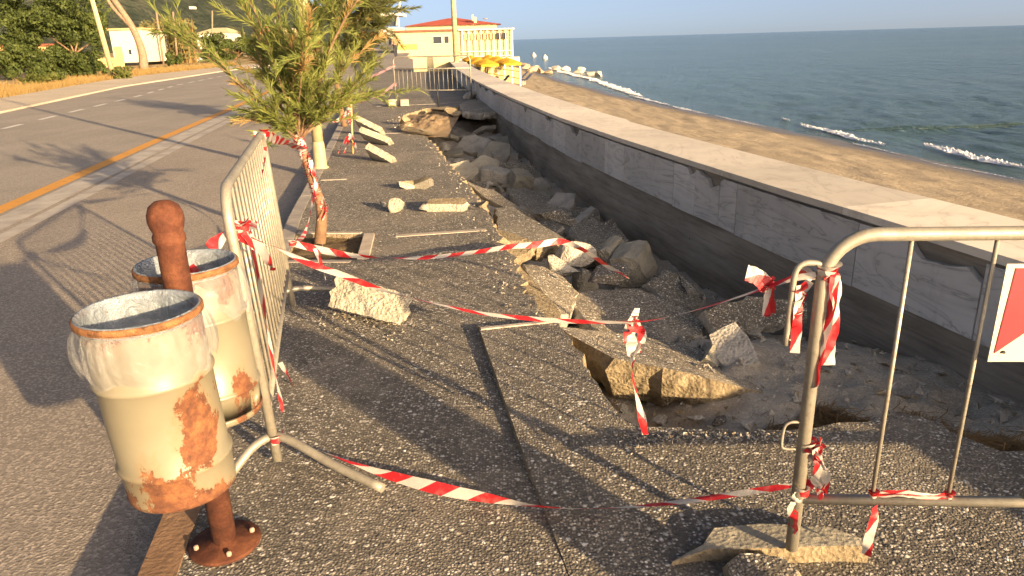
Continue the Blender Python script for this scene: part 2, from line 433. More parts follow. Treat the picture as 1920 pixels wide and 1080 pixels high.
# ================================================================== SETTING
WY = [-8, 0, 3.42, 4.55, 5.28, 6.87, 8.61, 10.84, 15.2, 21.7, 31, 46]
WX = [5.7, 3.42, 2.52, 2.24, 2.04, 1.66, 1.26, .8, .08, -.84, -1.95, -3.4]
KY = [-8, 2.27, 7.23, 10.79, 17.96, 45, 86, 140]
KX = [.65, -1.29, -2.21, -2.77, -3.92, -8.5, -15.4, -24.5]
def wx(Y): return interp(Y, WY, WX)
def kx(Y): return interp(Y, KY, KX)
RZ = -.13                              # road level
def ring_strip(mb, pts, w0, w1, z0, z1=None, mi=0):
    """strip along a polyline, from offset w0 to w1 on its right side"""
    pts = [V((p[0], p[1], 0)) for p in pts]; L = []
    for i, p in enumerate(pts):
        t = (pts[min(i+1, len(pts)-1)] - pts[max(i-1, 0)]).normalized(); L.append((p, V((t.y, -t.x, 0))))
    for i in range(len(pts)-1):
        (a, na), (b, nb) = L[i], L[i+1]
        mb.face([V((0,0,z0)) + a + na*w0, V((0,0,z0)) + a + na*w1, V((0,0,z0)) + b + nb*w1, V((0,0,z0)) + b + nb*w0], mi)

# land sheet (everything landward of the sea wall), road, lane, markings
g = MB()
ys = [-60, -8, 0, 5, 10, 20, 31, 46, 70, 120, 300, 900, 2500]
for a, b in zip(ys[:-1], ys[1:]):
    xa, xb = kx(a) - .02, kx(b) - .02
    g.face([(-1500, a, -.16), (xa, a, -.16), (xb, b, -.16), (-1500, b, -.16)])
struct('ground', g, VERGE)
kpts = [(kx(y), y) for y in (-8, 0, 2.27, 4.5, 7.23, 9, 10.79, 14, 17.96, 25, 35, 45, 65, 86, 140)]
gut = [at(*p, RZ).to_2d() for p in ((-400, 590), (-150, 475), (25, 396), (200, 315), (330, 255), (440, 206), (495, 180), (560, 148), (620, 122))]
gut = [(q.x, q.y) for q in gut]
white = [at(*p, RZ).to_2d() for p in ((-700, 395), (-300, 310), (0, 243), (130, 211), (260, 180), (330, 160), (400, 146), (450, 137))]
far_edge = [at(*p, RZ).to_2d() for p in ((-900, 370), (-300, 262), (0, 213), (120, 187), (232, 163), (330, 148), (420, 134), (520, 122), (600, 113))]
rd = MB()
E1 = [V((x, y, 0)) for x, y in gut]; E2 = [V((p.x, p.y, 0)) for p in far_edge]
def resample(P, n):
    L = [0]
    for a, b in zip(P[:-1], P[1:]): L.append(L[-1] + (b-a).length)
    out = []
    for i in range(n):
        d = L[-1]*i/(n-1); k = 0
        while k < len(L)-2 and L[k+1] < d: k += 1
        out.append(P[k].lerp(P[k+1], (d-L[k])/max(1e-6, L[k+1]-L[k])))
    return out
r1, r2 = resample(E1, 30), resample(E2, 30)
for i in range(29): rd.face([r2[i] + V((0,0,RZ)), r1[i] + V((0,0,RZ)), r1[i+1] + V((0,0,RZ)), r2[i+1] + V((0,0,RZ))])
struct('road', rd, ROAD)
ln = MB()
kk = resample([V((x, y, 0)) for x, y in kpts], 40)
for i in range(39):
    a, b = kk[i], kk[i+1]
    def gx(y): return interp(y, [q[1] for q in gut], [q[0] for q in gut]) - .02
    ln.face([(min(gx(a.y), a.x-.5), a.y, RZ+.004), (a.x+.05, a.y, RZ+.004), (b.x+.05, b.y, RZ+.004), (min(gx(b.y), b.x-.5), b.y, RZ+.004)])
struct('parking_lane', ln, LANE)
gm = MB(); ring_strip(gm, gut, .0, .34, RZ+.008); ring_strip(gm, gut, .42, .6, RZ+.0085)
struct('gutter', gm, GUTTER)
mk = MB(); ring_strip(mk, gut, -.3, -.08, RZ+.006); struct('yellow_line', mk, YELLOW)
mk = MB(); wp = resample([V((p.x, p.y, 0)) for p in white], 420)
L = 0
for a, b in zip(wp[:-1], wp[1:]):
    if int(L/1.15) % 2 == 0 or L < 6:
        n = (b-a).normalized(); n = V((n.y, -n.x, 0))*.075; z = V((0,0,RZ+.005))
        mk.face([a-n+z, a+n+z, b+n+z, b-n+z])
    L += (b-a).length
struct('white_line', mk, WHITEP)
sh = MB(); fe = [V((p.x, p.y, 0)) for p in far_edge]
upper = [at(*p, RZ) for p in ((-900, 330), (-300, 228), (0, 187), (120, 166), (232, 147), (330, 136), (420, 126), (520, 117), (600, 110))]
for i in range(len(fe)-1):
    z = V((0,0,RZ+.06)); a, b = fe[i], fe[i+1]; c, d = [V((q.x, q.y, 0)) for q in (upper[i+1], upper[i])]
    sh.face([d+z, a+z, b+z, c+z]); sh.face([a+z, a+V((0,0,RZ-.02)), b+V((0,0,RZ-.02)), b+z])
struct('shoulder', sh, SHOULDER)

# kerb
kb = MB()
for a, b in zip(kk[:-1], kk[1:]):
    n = int((b-a).length/1.0) + 1
    for i in range(n):
        p, q = a.lerp(b, (i+.006)/n), a.lerp(b, (i+.994)/n); t = (q-p).normalized(); nn = V((t.y, -t.x, 0))
        o = rnd.uniform(-.004, .004); z0, z1 = -.2, .004 + rnd.uniform(0, .006)
        A = [p - nn*(.0+o), p + nn*.12, q + nn*.12, q - nn*(.0+o)]
        mi = 1 if q.y < 3.6 else 0
        top = [x + V((0,0,z1)) for x in A]; bot = [x + V((0,0,z0)) for x in A]
        kb.face(top, mi)
        for j in range(4): kb.face([bot[j], bot[(j+1) % 4], top[(j+1) % 4], top[j]], mi)
struct('kerb', kb, [KERBM, KERBR])

# pavement with the collapsed trench cut out of it
def trenchedge():
    px = [(898, 186), (868, 196), (848, 204), (800, 203), (760, 214), (747, 226), (760, 243), (790, 250), (806, 262), (830, 292), (855, 320), (876, 346), (893, 372), (915, 400), (927, 424), (940, 440), (948, 462), (962, 483), (973, 515), (990, 548), (1012, 580), (1036, 604)]
    return [at(*p) for p in px]
EDGE = trenchedge()
def jag(P, step, amp, seed, z=None):
    out = []
    for i in range(len(P)-1):
        a, b = P[i], P[i+1]; n = max(1, int((b-a).length/step)); t = (b-a).normalized(); nn = V((t.y, -t.x, 0))
        for k in range(n):
            p = a.lerp(b, k/n)
            out.append(p + nn*amp*(nz((p.x*9, p.y*9, seed)) + .6*nz((p.x*31, p.y*31, seed+5)) if not (i == 0 and k == 0) else 0))
    out.append(P[-1]); return out
E_ = jag(EDGE, .07, .07, 1)
SEAM = [at(893, 611), at(1065, 1080), V((.42, .0, 0)), V((1.75, -8, 0))]
inner = [(kx(y) + .12, y) for y in (-8, 0, 2.27, 4.5, 5.55, 6.35, 7.23, 9, 10.79, 14, 17.96, 25, 35, 45, 65, 86, 140)]
PIT = [V((kx(5.6)+.13, 5.55, 0)), V((-1.22, 5.5, 0)), V((-1.3, 6.28, 0)), V((kx(6.3)+.13, 6.35, 0))]
outline = [V((x, y, 0)) for x, y in inner]
wallside = [V((wx(y) + .02, y, 0)) for y in (46, 31, 22.6)]
loop = outline + [V((-20, 140, 0)), V((-9, 75, 0)), V((-6.5, 60, 0)), V((-4.6, 47, 0))] + wallside + E_ + SEAM
def flat_poly(name, loops, mats, z=0.0, thick=.14, side_mi=1, out=0.05, seed=3, outf=None):
    import bmesh
    bm = bmesh.new(); es = []
    for lp in loops:
        vs = [bm.verts.new((p.x, p.y, z + p.z)) for p in lp]
        for i in range(len(vs)): es.append(bm.edges.new((vs[i], vs[(i+1) % len(vs)])))
    bmesh.ops.triangle_fill(bm, edges=es, use_beauty=True, use_dissolve=False)
    for f in bm.faces:
        if f.normal.z < 0: f.normal_flip()
    r_ = random.Random(seed)
    # side skirt along every boundary, breaking outwards and downwards
    bd = [e for e in bm.edges if len(e.link_faces) == 1]
    low = {}
    cen = {}
    for e in bd:
        f = e.link_faces[0]; a, b = e.verts
        d = (b.co - a.co).normalized(); n = V((d.y, -d.x, 0))
        if n.dot(f.calc_center_median() - a.co) > 0: n = -n
        for v_ in (a, b): cen[v_] = cen.get(v_, V((0,0,0))) + n
    for v_, n in cen.items():
        n = n.normalized() if n.length > 0 else n
        lv = []
        for k, (dz, o) in enumerate(((.35, .25), (.7, .75), (1.0, .55))):
            big = outf(v_.co) if outf else out; q = v_.co + n*big*(o + .5*nz((v_.co.x*6, v_.co.y*6, k*.7)) + .35*nz((v_.co.x*17, v_.co.y*17, k))) - V((0, 0, thick*dz*(1 + .2*nz((v_.co.x*7, v_.co.y*7, 3)))))
            lv.append(bm.verts.new(q))
        low[v_] = lv
    for e in bd:
        a, b = e.verts; f = e.link_faces[0]
        ls = [l for l in f.loops if l.edge == e][0]
        if ls.vert != a: a, b = b, a
        ca, cb = [a] + low[a], [b] + low[b]
        for k in range(3):
            nf = bm.faces.new((cb[k], ca[k], ca[k+1], cb[k+1])); nf.material_index = side_mi
    me = bpy.data.meshes.new(name); bm.to_mesh(me); bm.free()
    for m in mats: me.materials.append(m)
    o = bpy.data.objects.new(name, me); COL.objects.link(o); return o
def edge_out(p):
    o = .035
    if p.x < -1.6 or p.y < 3.9: return .02
    for yc, wd, a in ((4.55, .55, .02), (6.2, .45, .07), (7.2, .3, .05)):
        o += a*max(0, 1 - abs(p.y-yc)/wd)
    return o
tag(flat_poly('pavement', [loop, PIT[::-1]], [AGG, BROKEN], outf=edge_out), kind='structure')
# soil of the tree pit and its stone edging, thin stone strips set across the pavement
so_ = MB(); so_.grid(lambda i, j: V((-1.86 + i*.036, 5.45 + j*.05, -.03 + .03*nz((i*.3, j*.3, 2)) + .015*nz((i*.9, j*.9, 2)))), 20, 20); struct('tree_pit_soil', so_, DIRT)
bd = MB()
def bar2(mb, a, b, w_, z0, z1, mi=0):
    a, b = V((a[0], a[1], 0)), V((b[0], b[1], 0)); d = b-a
    mb.box(((a+b)/2 + V((0,0,(z0+z1)/2))), (d.length, w_, z1-z0), atan2(d.y, d.x), mi)
bar2(bd, PIT[1] + V((.06,0,0)), PIT[2] + V((.06,-.04,0)), .09, -.1, .022)
bar2(bd, PIT[3] + V((0,.05,0)), PIT[2] + V((-.03,.05,0)), .06, -.1, .008)
bar2(bd, PIT[0] + V((0,-.05,0)), PIT[1] + V((-.03,-.05,0)), .06, -.1, .006)
struct('tree_pit_edging', bd, BAND)
bd = MB()
bar2(bd, at(742, 443), at(912, 431), .07, -.05, .005)
bar2(bd, at(602, 338), at(650, 336), .05, -.05, .005)
bar2(bd, at(690, 251), at(765, 249), .07, -.05, .005)
bar2(bd, (-3.5, 20.2), (-1.6, 20.4), .08, -.05, .005)
bar2(bd, at(902, 628), at(1042, 613), .03, -.02, .042)  # pale strip standing in for the sunlit far rim of the tilted slab
struct('stone_strip_and_lit_edge', bd, BAND)

# the sunken floor of the trench
def pitz(x, y):
    u = x - wx(y)                              # 0 at the wall, negative towards the pavement
    base = -.66 + .10*nz((x*.9, y*.9, 4)) + .08*nz((x*3, y*3, 6)) + .03*nz((x*9, y*9, 9))
    base += .22*max(0, min(1, (-u-.5)/1.2))
    if y > 11: base += .02*(y-11)
    m = max(0, min(1, (5.3-y)/1.5))            # sand mound near the camera
    m = m*m*(3-2*m)
    mound = -.15 - .10*max(0, (u+.9)) + .07*nz((x*2.2, y*2.2, 11)) + .04*nz((x*6, y*6, 12)) + .016*nz((x*17, y*17, 2)) + .008*nz((x*40, y*40, 3))
    mound -= .14*max(0, min(1, (1.35-x)/.6))
    for hx, hy, hr, hd in ((2.0, 3.42, .13, .09), (2.25, 3.28, .12, .07), (1.75, 3.5, .1, .05), (1.6, 3.3, .12, .05)):
        d2 = ((x-hx)**2 + (y-hy)**2)/hr**2
        mound += -hd*math.exp(-d2) + hd*.35*math.exp(-(sqrt(d2)-1.35)**2*5)
    if y < 2.95: mound += .10*min(1, (2.95-y)/.35)
    if y < 2.7: mound = min(mound, -.05 - .15*(2.7-y))
    z = base*(1-m) + mound*m
    return z
def pit_left(y):
    return min(-.1 - .17*(y-6) - .45, wx(y) - 1.6) if y > 4 else -.1 + max(0, (3.2-y))*.25
pg = MB(); ny, nx = 330, 70
def pgp(i, j):
    t = j/(ny-1); y = 1.9 + 21.6*t**1.6
    xl = pit_left(y); x = xl + (wx(y) + .06 - xl)*i/(nx-1)
    return V((x, y, pitz(x, y)))
pg.grid(pgp, nx, ny); struct('sand_trench', pg, PITSAND)

# front right paving: one big slab that has tilted up along the seam
A, B = at(897, 611, .036), at(1046, 603, .036)
right_edge = [at(1046, 603, .034), at(1082, 655, .032), at(1110, 705, .03), at(1140, 750, .025), at(1165, 782, .02), at(1200, 800, .01)]
front = [at(1250, 806, .0), at(1330, 806, -.005), at(1480, 806, -.01), at(1560, 800, -.02), at(1640, 783, -.03), at(1710, 778, -.03), at(1762, 792, -.03), at(1808, 822, -.03), at(1870, 838, -.03), at(1960, 842, -.02)]
tail = [V((wx(2.0)-.01, 2.0, 0)), V((wx(0)-.01, 0, 0)), V((5.6, -8, 0))]
rs = [V((1.77, -8, 0)), V((.435, 0, 0)), at(1068, 1080, 0), at(985, 860, .02), A]
SL = [p.copy() for p in [A] + jag(right_edge, .06, .025, 8)[0:] + jag(front, .06, .05, 4)[1:] + tail + rs[:-1]]
sl_ = flat_poly('paving_slab', [SL], [AGG, BROKEN], out=.03, seed=8)
tag(sl_, 'wide gravel-faced paving slab tilted up along a dark seam in the foreground', 'paving slab')

# beach and sea
SEAZ = -2.2
SY = [-10, 18.5, 21.64, 23.85, 32.7, 41.2, 52.3, 81.9, 130]
SX = [18.9, 13.22, 12.6, 12.25, 10.8, 9.35, 7.5, 4.4, 1.5]
def shx(y): return interp(y, SY, SX)
def outer(y): return wx(y) + .62 if y < 46 else interp(y, [46, 60, 130], [-2.8, -3.6, -8])
bm_ = MB(); wet = []
def bp(i, j):
    t = j/259; y = -6 + 116*t**1.5; x0, x1 = outer(y), shx(y) + 4
    u = i/119; x = x0 + (x1-x0)*u; d = x - shx(y)
    wob = .35*nz((x*.12, y*.12, 5)) + .25*nz((y*.5, 0, 8))
    d += wob
    z = SEAZ + .005 - .10*d if d < 0 else SEAZ + .005 - .14*d
    dry = max(0, min(1, (-d-1.1)/1.0))
    z += dry*(.06*nz((x*1.4, y*1.4, 1)) + .045*nz((x*4, y*4, 3)) + .02*nz((x*9, y*9, 5)))
    wet.append(max(0, min(1, 1-(-d-.7+.2*nz((x, y, 2)))/1.3)))
    return V((x, y, min(z, -.8)))
bm_.grid(bp, 120, 260)
be = struct('beach', bm_, BEACH)
at_ = be.data.attributes.new('wet', 'FLOAT', 'POINT'); at_.data.foreach_set('value', wet)

sea = MB()
def warp(k, n, a, b, p): return a + (b-a)*(k/(n-1))**p
def sp_(i, j):
    y = -30 + 60*(j/80) if j < 80 else 30 + 14970*((j-80)/239)**4.2
    u = i/259
    x = shx(max(-10, min(y, 130))) - 2.0 + (30 if j < 80 else 30 + y*.9)*u*1.3 + (0 if y < 130 else (y-130)*-.55*(1-u))
    h = 0
    f = max(0, 1 - y/160)
    if f > 0 and x > shx(min(y, 130)):
        k = min(1, (x - shx(min(y, 130)))/4)
        h = f*k*(.11*nz((x*.45, y*.2, 2)) + .11*nz((x*1.1, y*.55, 4)) + .07*nz((x*2.4, y*1.3, 7)))
    return V((x, y, SEAZ + h))
sea.grid(sp_, 260, 320); struct('sea', sea, SEA)
# white water: low ragged crests of the small breakers and lace on the swash
fo = MB(); r_ = random.Random(5)
def crest(p0, p1, wmax, seed, thick=.09):
    a, b = at(*p0, SEAZ+.06), at(*p1, SEAZ+.06); n = int((b-a).length/.12)+2
    d = (b-a).normalized(); nn = V((d.y, -d.x, 0))
    prev = None
    for i in range(n*2+1):
        t = i/(2*n); Lq = t*(b-a).length; c = a.lerp(b, t) + nn*.25*nz((Lq*.5, seed, 0)); wd = wmax*(.1 + .5*max(0, .5 + nz((Lq*.8, seed*3.1, 1))) + .2*nz((Lq*4, seed, 3)))*sin(pi*(.04 + .92*t))
        cur = (c - nn*max(.01, wd) + V((0,0,-.03)), c + V((0,0,thick*.45*(.6 + .5*nz((Lq*3, seed, 6))))), c + nn*max(.01, wd*.8) + V((0,0,-.03)))
        if prev: fo.face([prev[0], prev[1], cur[1], cur[0]], 0, True); fo.face([prev[1], prev[2], cur[2], cur[1]], 0, True)
        prev = cur
    for i in range(n):
        t = i/n; c = a.lerp(b, t) + nn*.25*nz((t*(b-a).length*.5, seed, 0))
        wd = wmax*(.25 + .9*max(0, .45 + nz((t*(b-a).length*.9, seed*3.1, 1))))*sin(pi*min(1, t*1.0+.02))**.5
        if nz((t*(b-a).length*1.7, seed, 9)) < -.32: continue
        for k in range(3):
            q = c + nn*wd*r_.uniform(-.55, .55) + d*r_.uniform(-.1, .1)
            s_ = wd*r_.uniform(.04, .1) + .015
            P = []
            for m in range(7):
                an = 2*pi*m/7; P.append(q + d*cos(an)*s_*1.9*r_.uniform(.7, 1.2) + nn*sin(an)*s_*r_.uniform(.6, 1.1))
            top = q + V((0,0,thick*r_.uniform(.25, .6)))
            for m in range(7): fo.face([P[m], P[(m+1) % 7], top], 0, True)
crest((1500, 231), (1660, 272), .55, 1); crest((1735, 271), (1918, 314), .7, 2, .13); crest((1466, 221), (1482, 226), .3, 3)
crest((1100, 145), (1205, 181), 1.1, 4, .12); crest((1030, 127), (1100, 147), 1.2, 6, .1)
crest((1262, 199), (1330, 215), .3, 7, .03); crest((1340, 217), (1440, 238), .16, 8, .02); crest((1600, 268), (1700, 292), .14, 9, .02); crest((1180, 178), (1260, 198), .4, 10, .04)
crest((1730, 300), (1900, 335), .12, 12, .015)
tag(fo.build('surf_foam', FOAM), kind='stuff')

# hills
hm = MB()
prof = [(-700, -700), (-200, -420), (100, -260), (250, -150), (330, -95), (430, -48), (520, -18), (575, 4), (620, 22), (680, 45), (720, 60), (742, 74)]
NX = 60
def hp(i, j):
    t = i/(NX-1)*(len(prof)-1); k = min(int(t), len(prof)-2); f = t-k
    px, py = prof[k][0]*(1-f) + prof[k+1][0]*f, prof[k][1]*(1-f) + prof[k+1][1]*f
    Y = 900 + i*8
    top = away(px, py, Y); v = j/11
    x, y, z = top.x, top.y, top.z
    d = (1-v); q = top + V((top.x/Y*-330*d, -330*d, 0))
    q = V((q.x, q.y, -2 + (z+2)*sin(v*pi/2)**1.3))
    q += V((0, 0, 12*v*nz((q.x*.012, q.y*.012, 3)) + 5*v*nz((q.x*.04, q.y*.04, 1))))
    return q
hm.grid(hp, NX, 12); struct('hill', hm, HILL)

# ================================================================== SEA WALL
wall = thing('sea_wall', 'long low sea wall with grey marble cladding and pale coping beside the trench', 'sea wall', (wx(6), 6, 0))
def wp_(y, off=0.0, z=0.0):            # point on the wall line, pushed off seaward by off
    t = V((wx(y+.05) - wx(y-.05), .1, 0)).normalized(); n = V((t.y, -t.x, 0))
    return V((wx(y), y, z)) + n*off
core = MB()
wys = [-8, -4, 0, 2, 3.42, 4.55, 5.28, 6.87, 8.61, 10.84, 13, 15.2, 18, 21.7, 26, 31, 38, 46]
for a, b in zip(wys[:-1], wys[1:]):
    A0, A1, B0, B1 = wp_(a, .045), wp_(a, .66), wp_(b, .045), wp_(b, .66)
    lo, hi = V((0,0,-1.6)), V((0,0,.445))
    n = max(1, int((b-a)/.5))
    core.face([A0+lo, A0+hi, B0+hi, B0+lo]); core.face([A1+lo, B1+lo, B1+hi, A1+hi]); core.face([A0+hi, A1+hi, B1+hi, B0+hi])
core.build('concrete_base', WALLC, wall)
y = -6.0; k = 0
cuts = [3.05, 3.62, 4.55, 5.95, 6.22, 6.66, 7.1, 8.35, 9.0, 9.9, 10.7, 11.5]
r_ = random.Random(21)
while y < 40:
    nxt = [c for c in cuts if c > y + .12]
    y2 = nxt[0] if (nxt and y > 2.5) else y + r_.uniform(.62, .9)
    if y < 3.05 and y2 > 3.05: y2 = 3.05
    p = MB(); n = max(3, int((y2-y)/.05)) if y < 14 else 2
    chip = r_.random()
    chips = [(r_.uniform(.1, .9), r_.uniform(.18, .45), r_.uniform(.03, .12))] if (chip < .55 and y > 2.5) else []
    tops, fr = [], []
    for i in range(n+1):
        t = i/n; yy = y + .004 + (y2-y-.008)*t
        zt = .425 + (.008*nz((yy*14, 3, 1)) if y < 14 else 0)
        for c, w_, d in chips:
            if abs(t-c) < w_: zt -= d*min(1, (1-abs(t-c)/w_)*4)*(.75 + .6*nz((yy*9, c*10, 2)) + .3*nz((yy*31, c*10, 5)))
        if 6.2 < yy < 6.6: zt -= .03
        tops.append(zt); fr.append(yy)
    push = r_.uniform(0, .006); lz = r_.uniform(-.012, .01)
    for i in range(n):
        for a_, b_ in ((0, 1),):
            q = [wp_(fr[i], .0+push, lz), wp_(fr[i+1], .0+push, lz), wp_(fr[i+1], push, tops[i+1]), wp_(fr[i], push, tops[i])]
            o = [wp_(fr[i], .042, lz), wp_(fr[i+1], .042, lz), wp_(fr[i+1], .042, tops[i+1]), wp_(fr[i], .042, tops[i])]
            p.face([q[0], q[3], q[2], q[1]]); p.face([q[3], o[3], o[2], q[2]]); p.face([q[1], o[1], o[0], q[0]])
            if i == 0: p.face([q[0], o[0], o[3], q[3]])
            if i == n-1: p.face([q[1], q[2], o[2], o[1]])
    p.build('cladding_panel', MARBLE, wall); y = y2
y = -6.0
while y < 45.9:
    y2 = min(46, y + r_.uniform(1.35, 1.7)); p = MB(); n = 5
    dz = 0.0
    for i in range(n):
        a, b = y + .001 + (y2-y-.002)*i/n, y + .001 + (y2-y-.002)*(i+1)/n
        fa, fb = -.012 + (.006*nz((a*7, 1, 2))), -.012 + (.006*nz((b*7, 1, 2)))
        wide = lambda yy: .7 if yy < 10 else .76
        q = [wp_(a, fa, .452+dz), wp_(a, wide(a), .452+dz), wp_(b, wide(b), .452+dz), wp_(b, fb, .452+dz)]
        t_ = [v_ + V((0,0,.048)) for v_ in q]
        p.face(t_); p.face([q[0], t_[0], t_[3], q[3]][::-1]); p.face([q[1], q[2], t_[2], t_[1]][::-1])
        p.face([q[3], q[2], q[1], q[0]])
    p.build('coping_slab', MARBLE_TOP, wall); y = y2

# ================================================================== BROKEN PAVING AND RUBBLE
def slab(name, label, cat, corners, thick, jagamp=.02, seed=1, mats=None, group=None, step=.06, rough=.02, under=0.0, lean=(0,0,0)):
    import bmesh
    r_ = random.Random(seed)
    n = V((0,0,0)); C_ = [V(c) for c in corners]
    for i in range(len(C_)): a, b = C_[i], C_[(i+1) % len(C_)]; n += V(((a.y-b.y)*(a.z+b.z), (a.z-b.z)*(a.x+b.x), (a.x-b.x)*(a.y+b.y)))
    n.normalize()
    if n.z < 0: n = -n; C_ = C_[::-1]
    P = []
    for i in range(len(C_)):
        a, b = C_[i], C_[(i+1) % len(C_)]; m = max(1, int((b-a).length/step)); d = (b-a).normalized(); s_ = d.cross(n)
        for k in range(m):
            p = a.lerp(b, k/m)
            P.append(p + s_*jagamp*(nz((p.x*8+seed, p.y*8, p.z*8)) + .7*nz((p.x*25, p.y*25+seed, p.z*25))))
    cen = sum(P, V((0,0,0)))/len(P)
    bm = bmesh.new(); rings = [[bm.verts.new(p) for p in P]]
    down = (-n + V(lean)).normalized()
    for dz, o in ((.3, 1.0), (.65, .6), (1.0, -1.0)):
        ring = []
        for p in P:
            out = (p-cen); out -= n*out.dot(n); out.normalize()
            q = p + down*thick*dz*(1 + .18*nz((p.x*11, p.y*11, seed+dz))) + out*(rough*o*.5 + rough*1.3*nz((p.x*17+dz*9, p.y*17, seed))) - out*under*(dz**1.5)
            ring.append(bm.verts.new(q))
        rings.append(ring)
    N = len(P)
    f = bm.faces.new(rings[0]); tf = bmesh.ops.triangulate(bm, faces=[f])['faces']
    for k in range(3):
        for i in range(N):
            ff = bm.faces.new((rings[k][(i+1) % N], rings[k][i], rings[k+1][i], rings[k+1][(i+1) % N])); ff.material_index = 1
    f = bm.faces.new(rings[3][::-1]); f.material_index = 1; bmesh.ops.triangulate(bm, faces=[f])
    bmesh.ops.recalc_face_normals(bm, faces=bm.faces)
    for v_ in bm.verts: v_.co -= cen
    me = bpy.data.meshes.new(name); bm.to_mesh(me); bm.free()
    for m in (mats or (AGG, BROKEN)): me.materials.append(m)
    o = bpy.data.objects.new(name, me); o.location = cen; COL.objects.link(o)
    return tag(o, label, cat, group)

def rock(name, label, cat, c, size, seed, mat=BROKEN_G, rot=None, group=None, cuts=9, sub=3, amp=.06):
    import bmesh
    r_ = random.Random(seed); bm = bmesh.new(); bmesh.ops.create_icosphere(bm, subdivisions=sub, radius=1)
    pl = []
    for _ in range(cuts):
        d = V((r_.gauss(0,1), r_.gauss(0,1), r_.gauss(0,1))).normalized(); pl.append((d, r_.uniform(.28, .68)))
    R = (rot or Matrix.Rotation(r_.uniform(0, 6.28), 3, 'Z'))
    for v_ in bm.verts:
        p = v_.co.copy()
        for d, h in pl:
            e = p.dot(d)-h
            if e > 0: p -= d*e
        p *= 1 + amp*nz((p.x*3, p.y*3, p.z*3 + seed)) + amp*.6*nz((p.x*8, p.y*8, p.z*8 + seed))
        v_.co = R @ V((p.x*size[0], p.y*size[1], p.z*size[2]))*1.25
    me = bpy.data.meshes.new(name); bm.to_mesh(me); bm.free(); me.materials.append(mat)
    o = bpy.data.objects.new(name, me); o.location = c; COL.objects.link(o)
    return tag(o, label, cat, group)
SG = 'collapsed pieces of gravel-faced paving'
BG = (AGG_LIFT, BROKEN_G)
# the big slab with the sunlit edge
slab('broken_slab', 'large tilted paving slab with a sunlit yellow broken edge above a black hole', 'broken slab',
     [at(1044, 612, -.02), at(1100, 645, -.02), at(1152, 672, -.03), at(1290, 700, -.06), at(1440, 738, -.17), at(1425, 690, -.26), at(1320, 655, -.23), at(1190, 628, -.14)], .25, .012, 3, group=SG, mats=(AGG_LIFT, BROKEN), rough=.06, lean=(.25, .28, 0))
slab('broken_slab', 'dark gravel-faced slab lying lower behind the sunlit-edged slab', 'broken slab',
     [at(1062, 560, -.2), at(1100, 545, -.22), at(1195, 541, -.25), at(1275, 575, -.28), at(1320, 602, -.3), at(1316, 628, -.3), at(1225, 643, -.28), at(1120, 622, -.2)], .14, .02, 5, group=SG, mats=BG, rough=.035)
slab('broken_slab', 'slab tilted up beside the concrete wall with a dark gap under its lower edge', 'broken slab',
     [at(1318, 584, -.16), at(1405, 556, -.12), at(1512, 566, -.14), at(1512, 596, -.24), at(1420, 616, -.27), at(1342, 622, -.27)], .12, .02, 7, group=SG, mats=BG, rough=.03)
slab('broken_slab', 'sunlit wedge of paving with a crumbling tan broken side at the pavement edge', 'broken slab',
     [at(930, 390, -.02), at(962, 388, -.02), at(1002, 413, -.04), at(1060, 448, -.1), at(1005, 460, -.08), at(934, 431, -.03)], .16, .018, 9, group=SG, rough=.05, lean=(.0, .1, 0))
slab('broken_slab', 'gravel-faced slab sunk a step below the pavement edge next to the tape', 'broken slab',
     [at(982, 496, -.1), at(1020, 500, -.12), at(1058, 520, -.16), at(1082, 548, -.2), at(1070, 590, -.16), at(1048, 590, -.1), at(1012, 548, -.08)], .14, .02, 11, group=SG, mats=BG, rough=.03)
slab('broken_slab', 'flat grey slab below the wall behind the pale curved kerb blocks', 'broken slab',
     [at(1068, 425, -.35), at(1112, 408, -.37), at(1178, 448, -.4), at(1138, 470, -.38), at(1095, 462, -.33)], .12, .02, 13, group=SG, mats=BG, rough=.03)
slab('broken_slab', 'layered slab standing on edge close to the wall with stepped broken side', 'broken slab',
     [at(1216, 530, -.3), at(1245, 506, -.26), at(1268, 512, -.27), at(1288, 540, -.3), at(1320, 550, -.33), at(1318, 566, -.4), at(1262, 585, -.42)], .16, .03, 15, group=SG, mats=BG, rough=.05)
slab('broken_slab', 'thin slab propped up with a dark hollow under it near the wall', 'broken slab',
     [at(1004, 402, -.3), at(1052, 393, -.28), at(1086, 418, -.4), at(1075, 425, -.44), at(1012, 408, -.36)], .05, .012, 17, group=SG, mats=BG, rough=.012)
slab('broken_slab', 'narrow grey strip of paving leaning down along the broken pavement edge', 'broken slab',
     [at(870, 338, -.06), at(905, 352, -.1), at(925, 356, -.1), at(1002, 408, -.1), at(994, 412, -.14), at(915, 374, -.14)], .07, .01, 19, group=SG, mats=BG, rough=.015)
slab('broken_slab', 'overhanging slab end above the black hollow at the far end of the trench', 'broken slab',
     [at(862, 196, .02), at(880, 187, .03), at(925, 189, .03), at(932, 208, .0), at(900, 212, -.01), at(868, 208, 0)], .16, .03, 21, group=SG, mats=BG, rough=.04)
slab('broken_slab', 'flat dark slab lying in the trench behind the pale cube', 'broken slab',
     [at(985, 352, -.46), at(1040, 375, -.48), at(1072, 398, -.5), at(1030, 404, -.5), at(975, 384, -.45), at(950, 352, -.42)], .12, .02, 23, group=SG, mats=(AGG_LIFT, BROKEN_G), rough=.03)
slab('broken_slab', 'thin grey plank of stone slanting against the wall foot', 'broken slab',
     [at(1070, 415, -.45), at(1108, 386, -.36), at(1116, 390, -.36), at(1084, 420, -.45)], .04, .006, 25, group=SG, mats=(BROKEN_G, BROKEN_G), rough=.01)
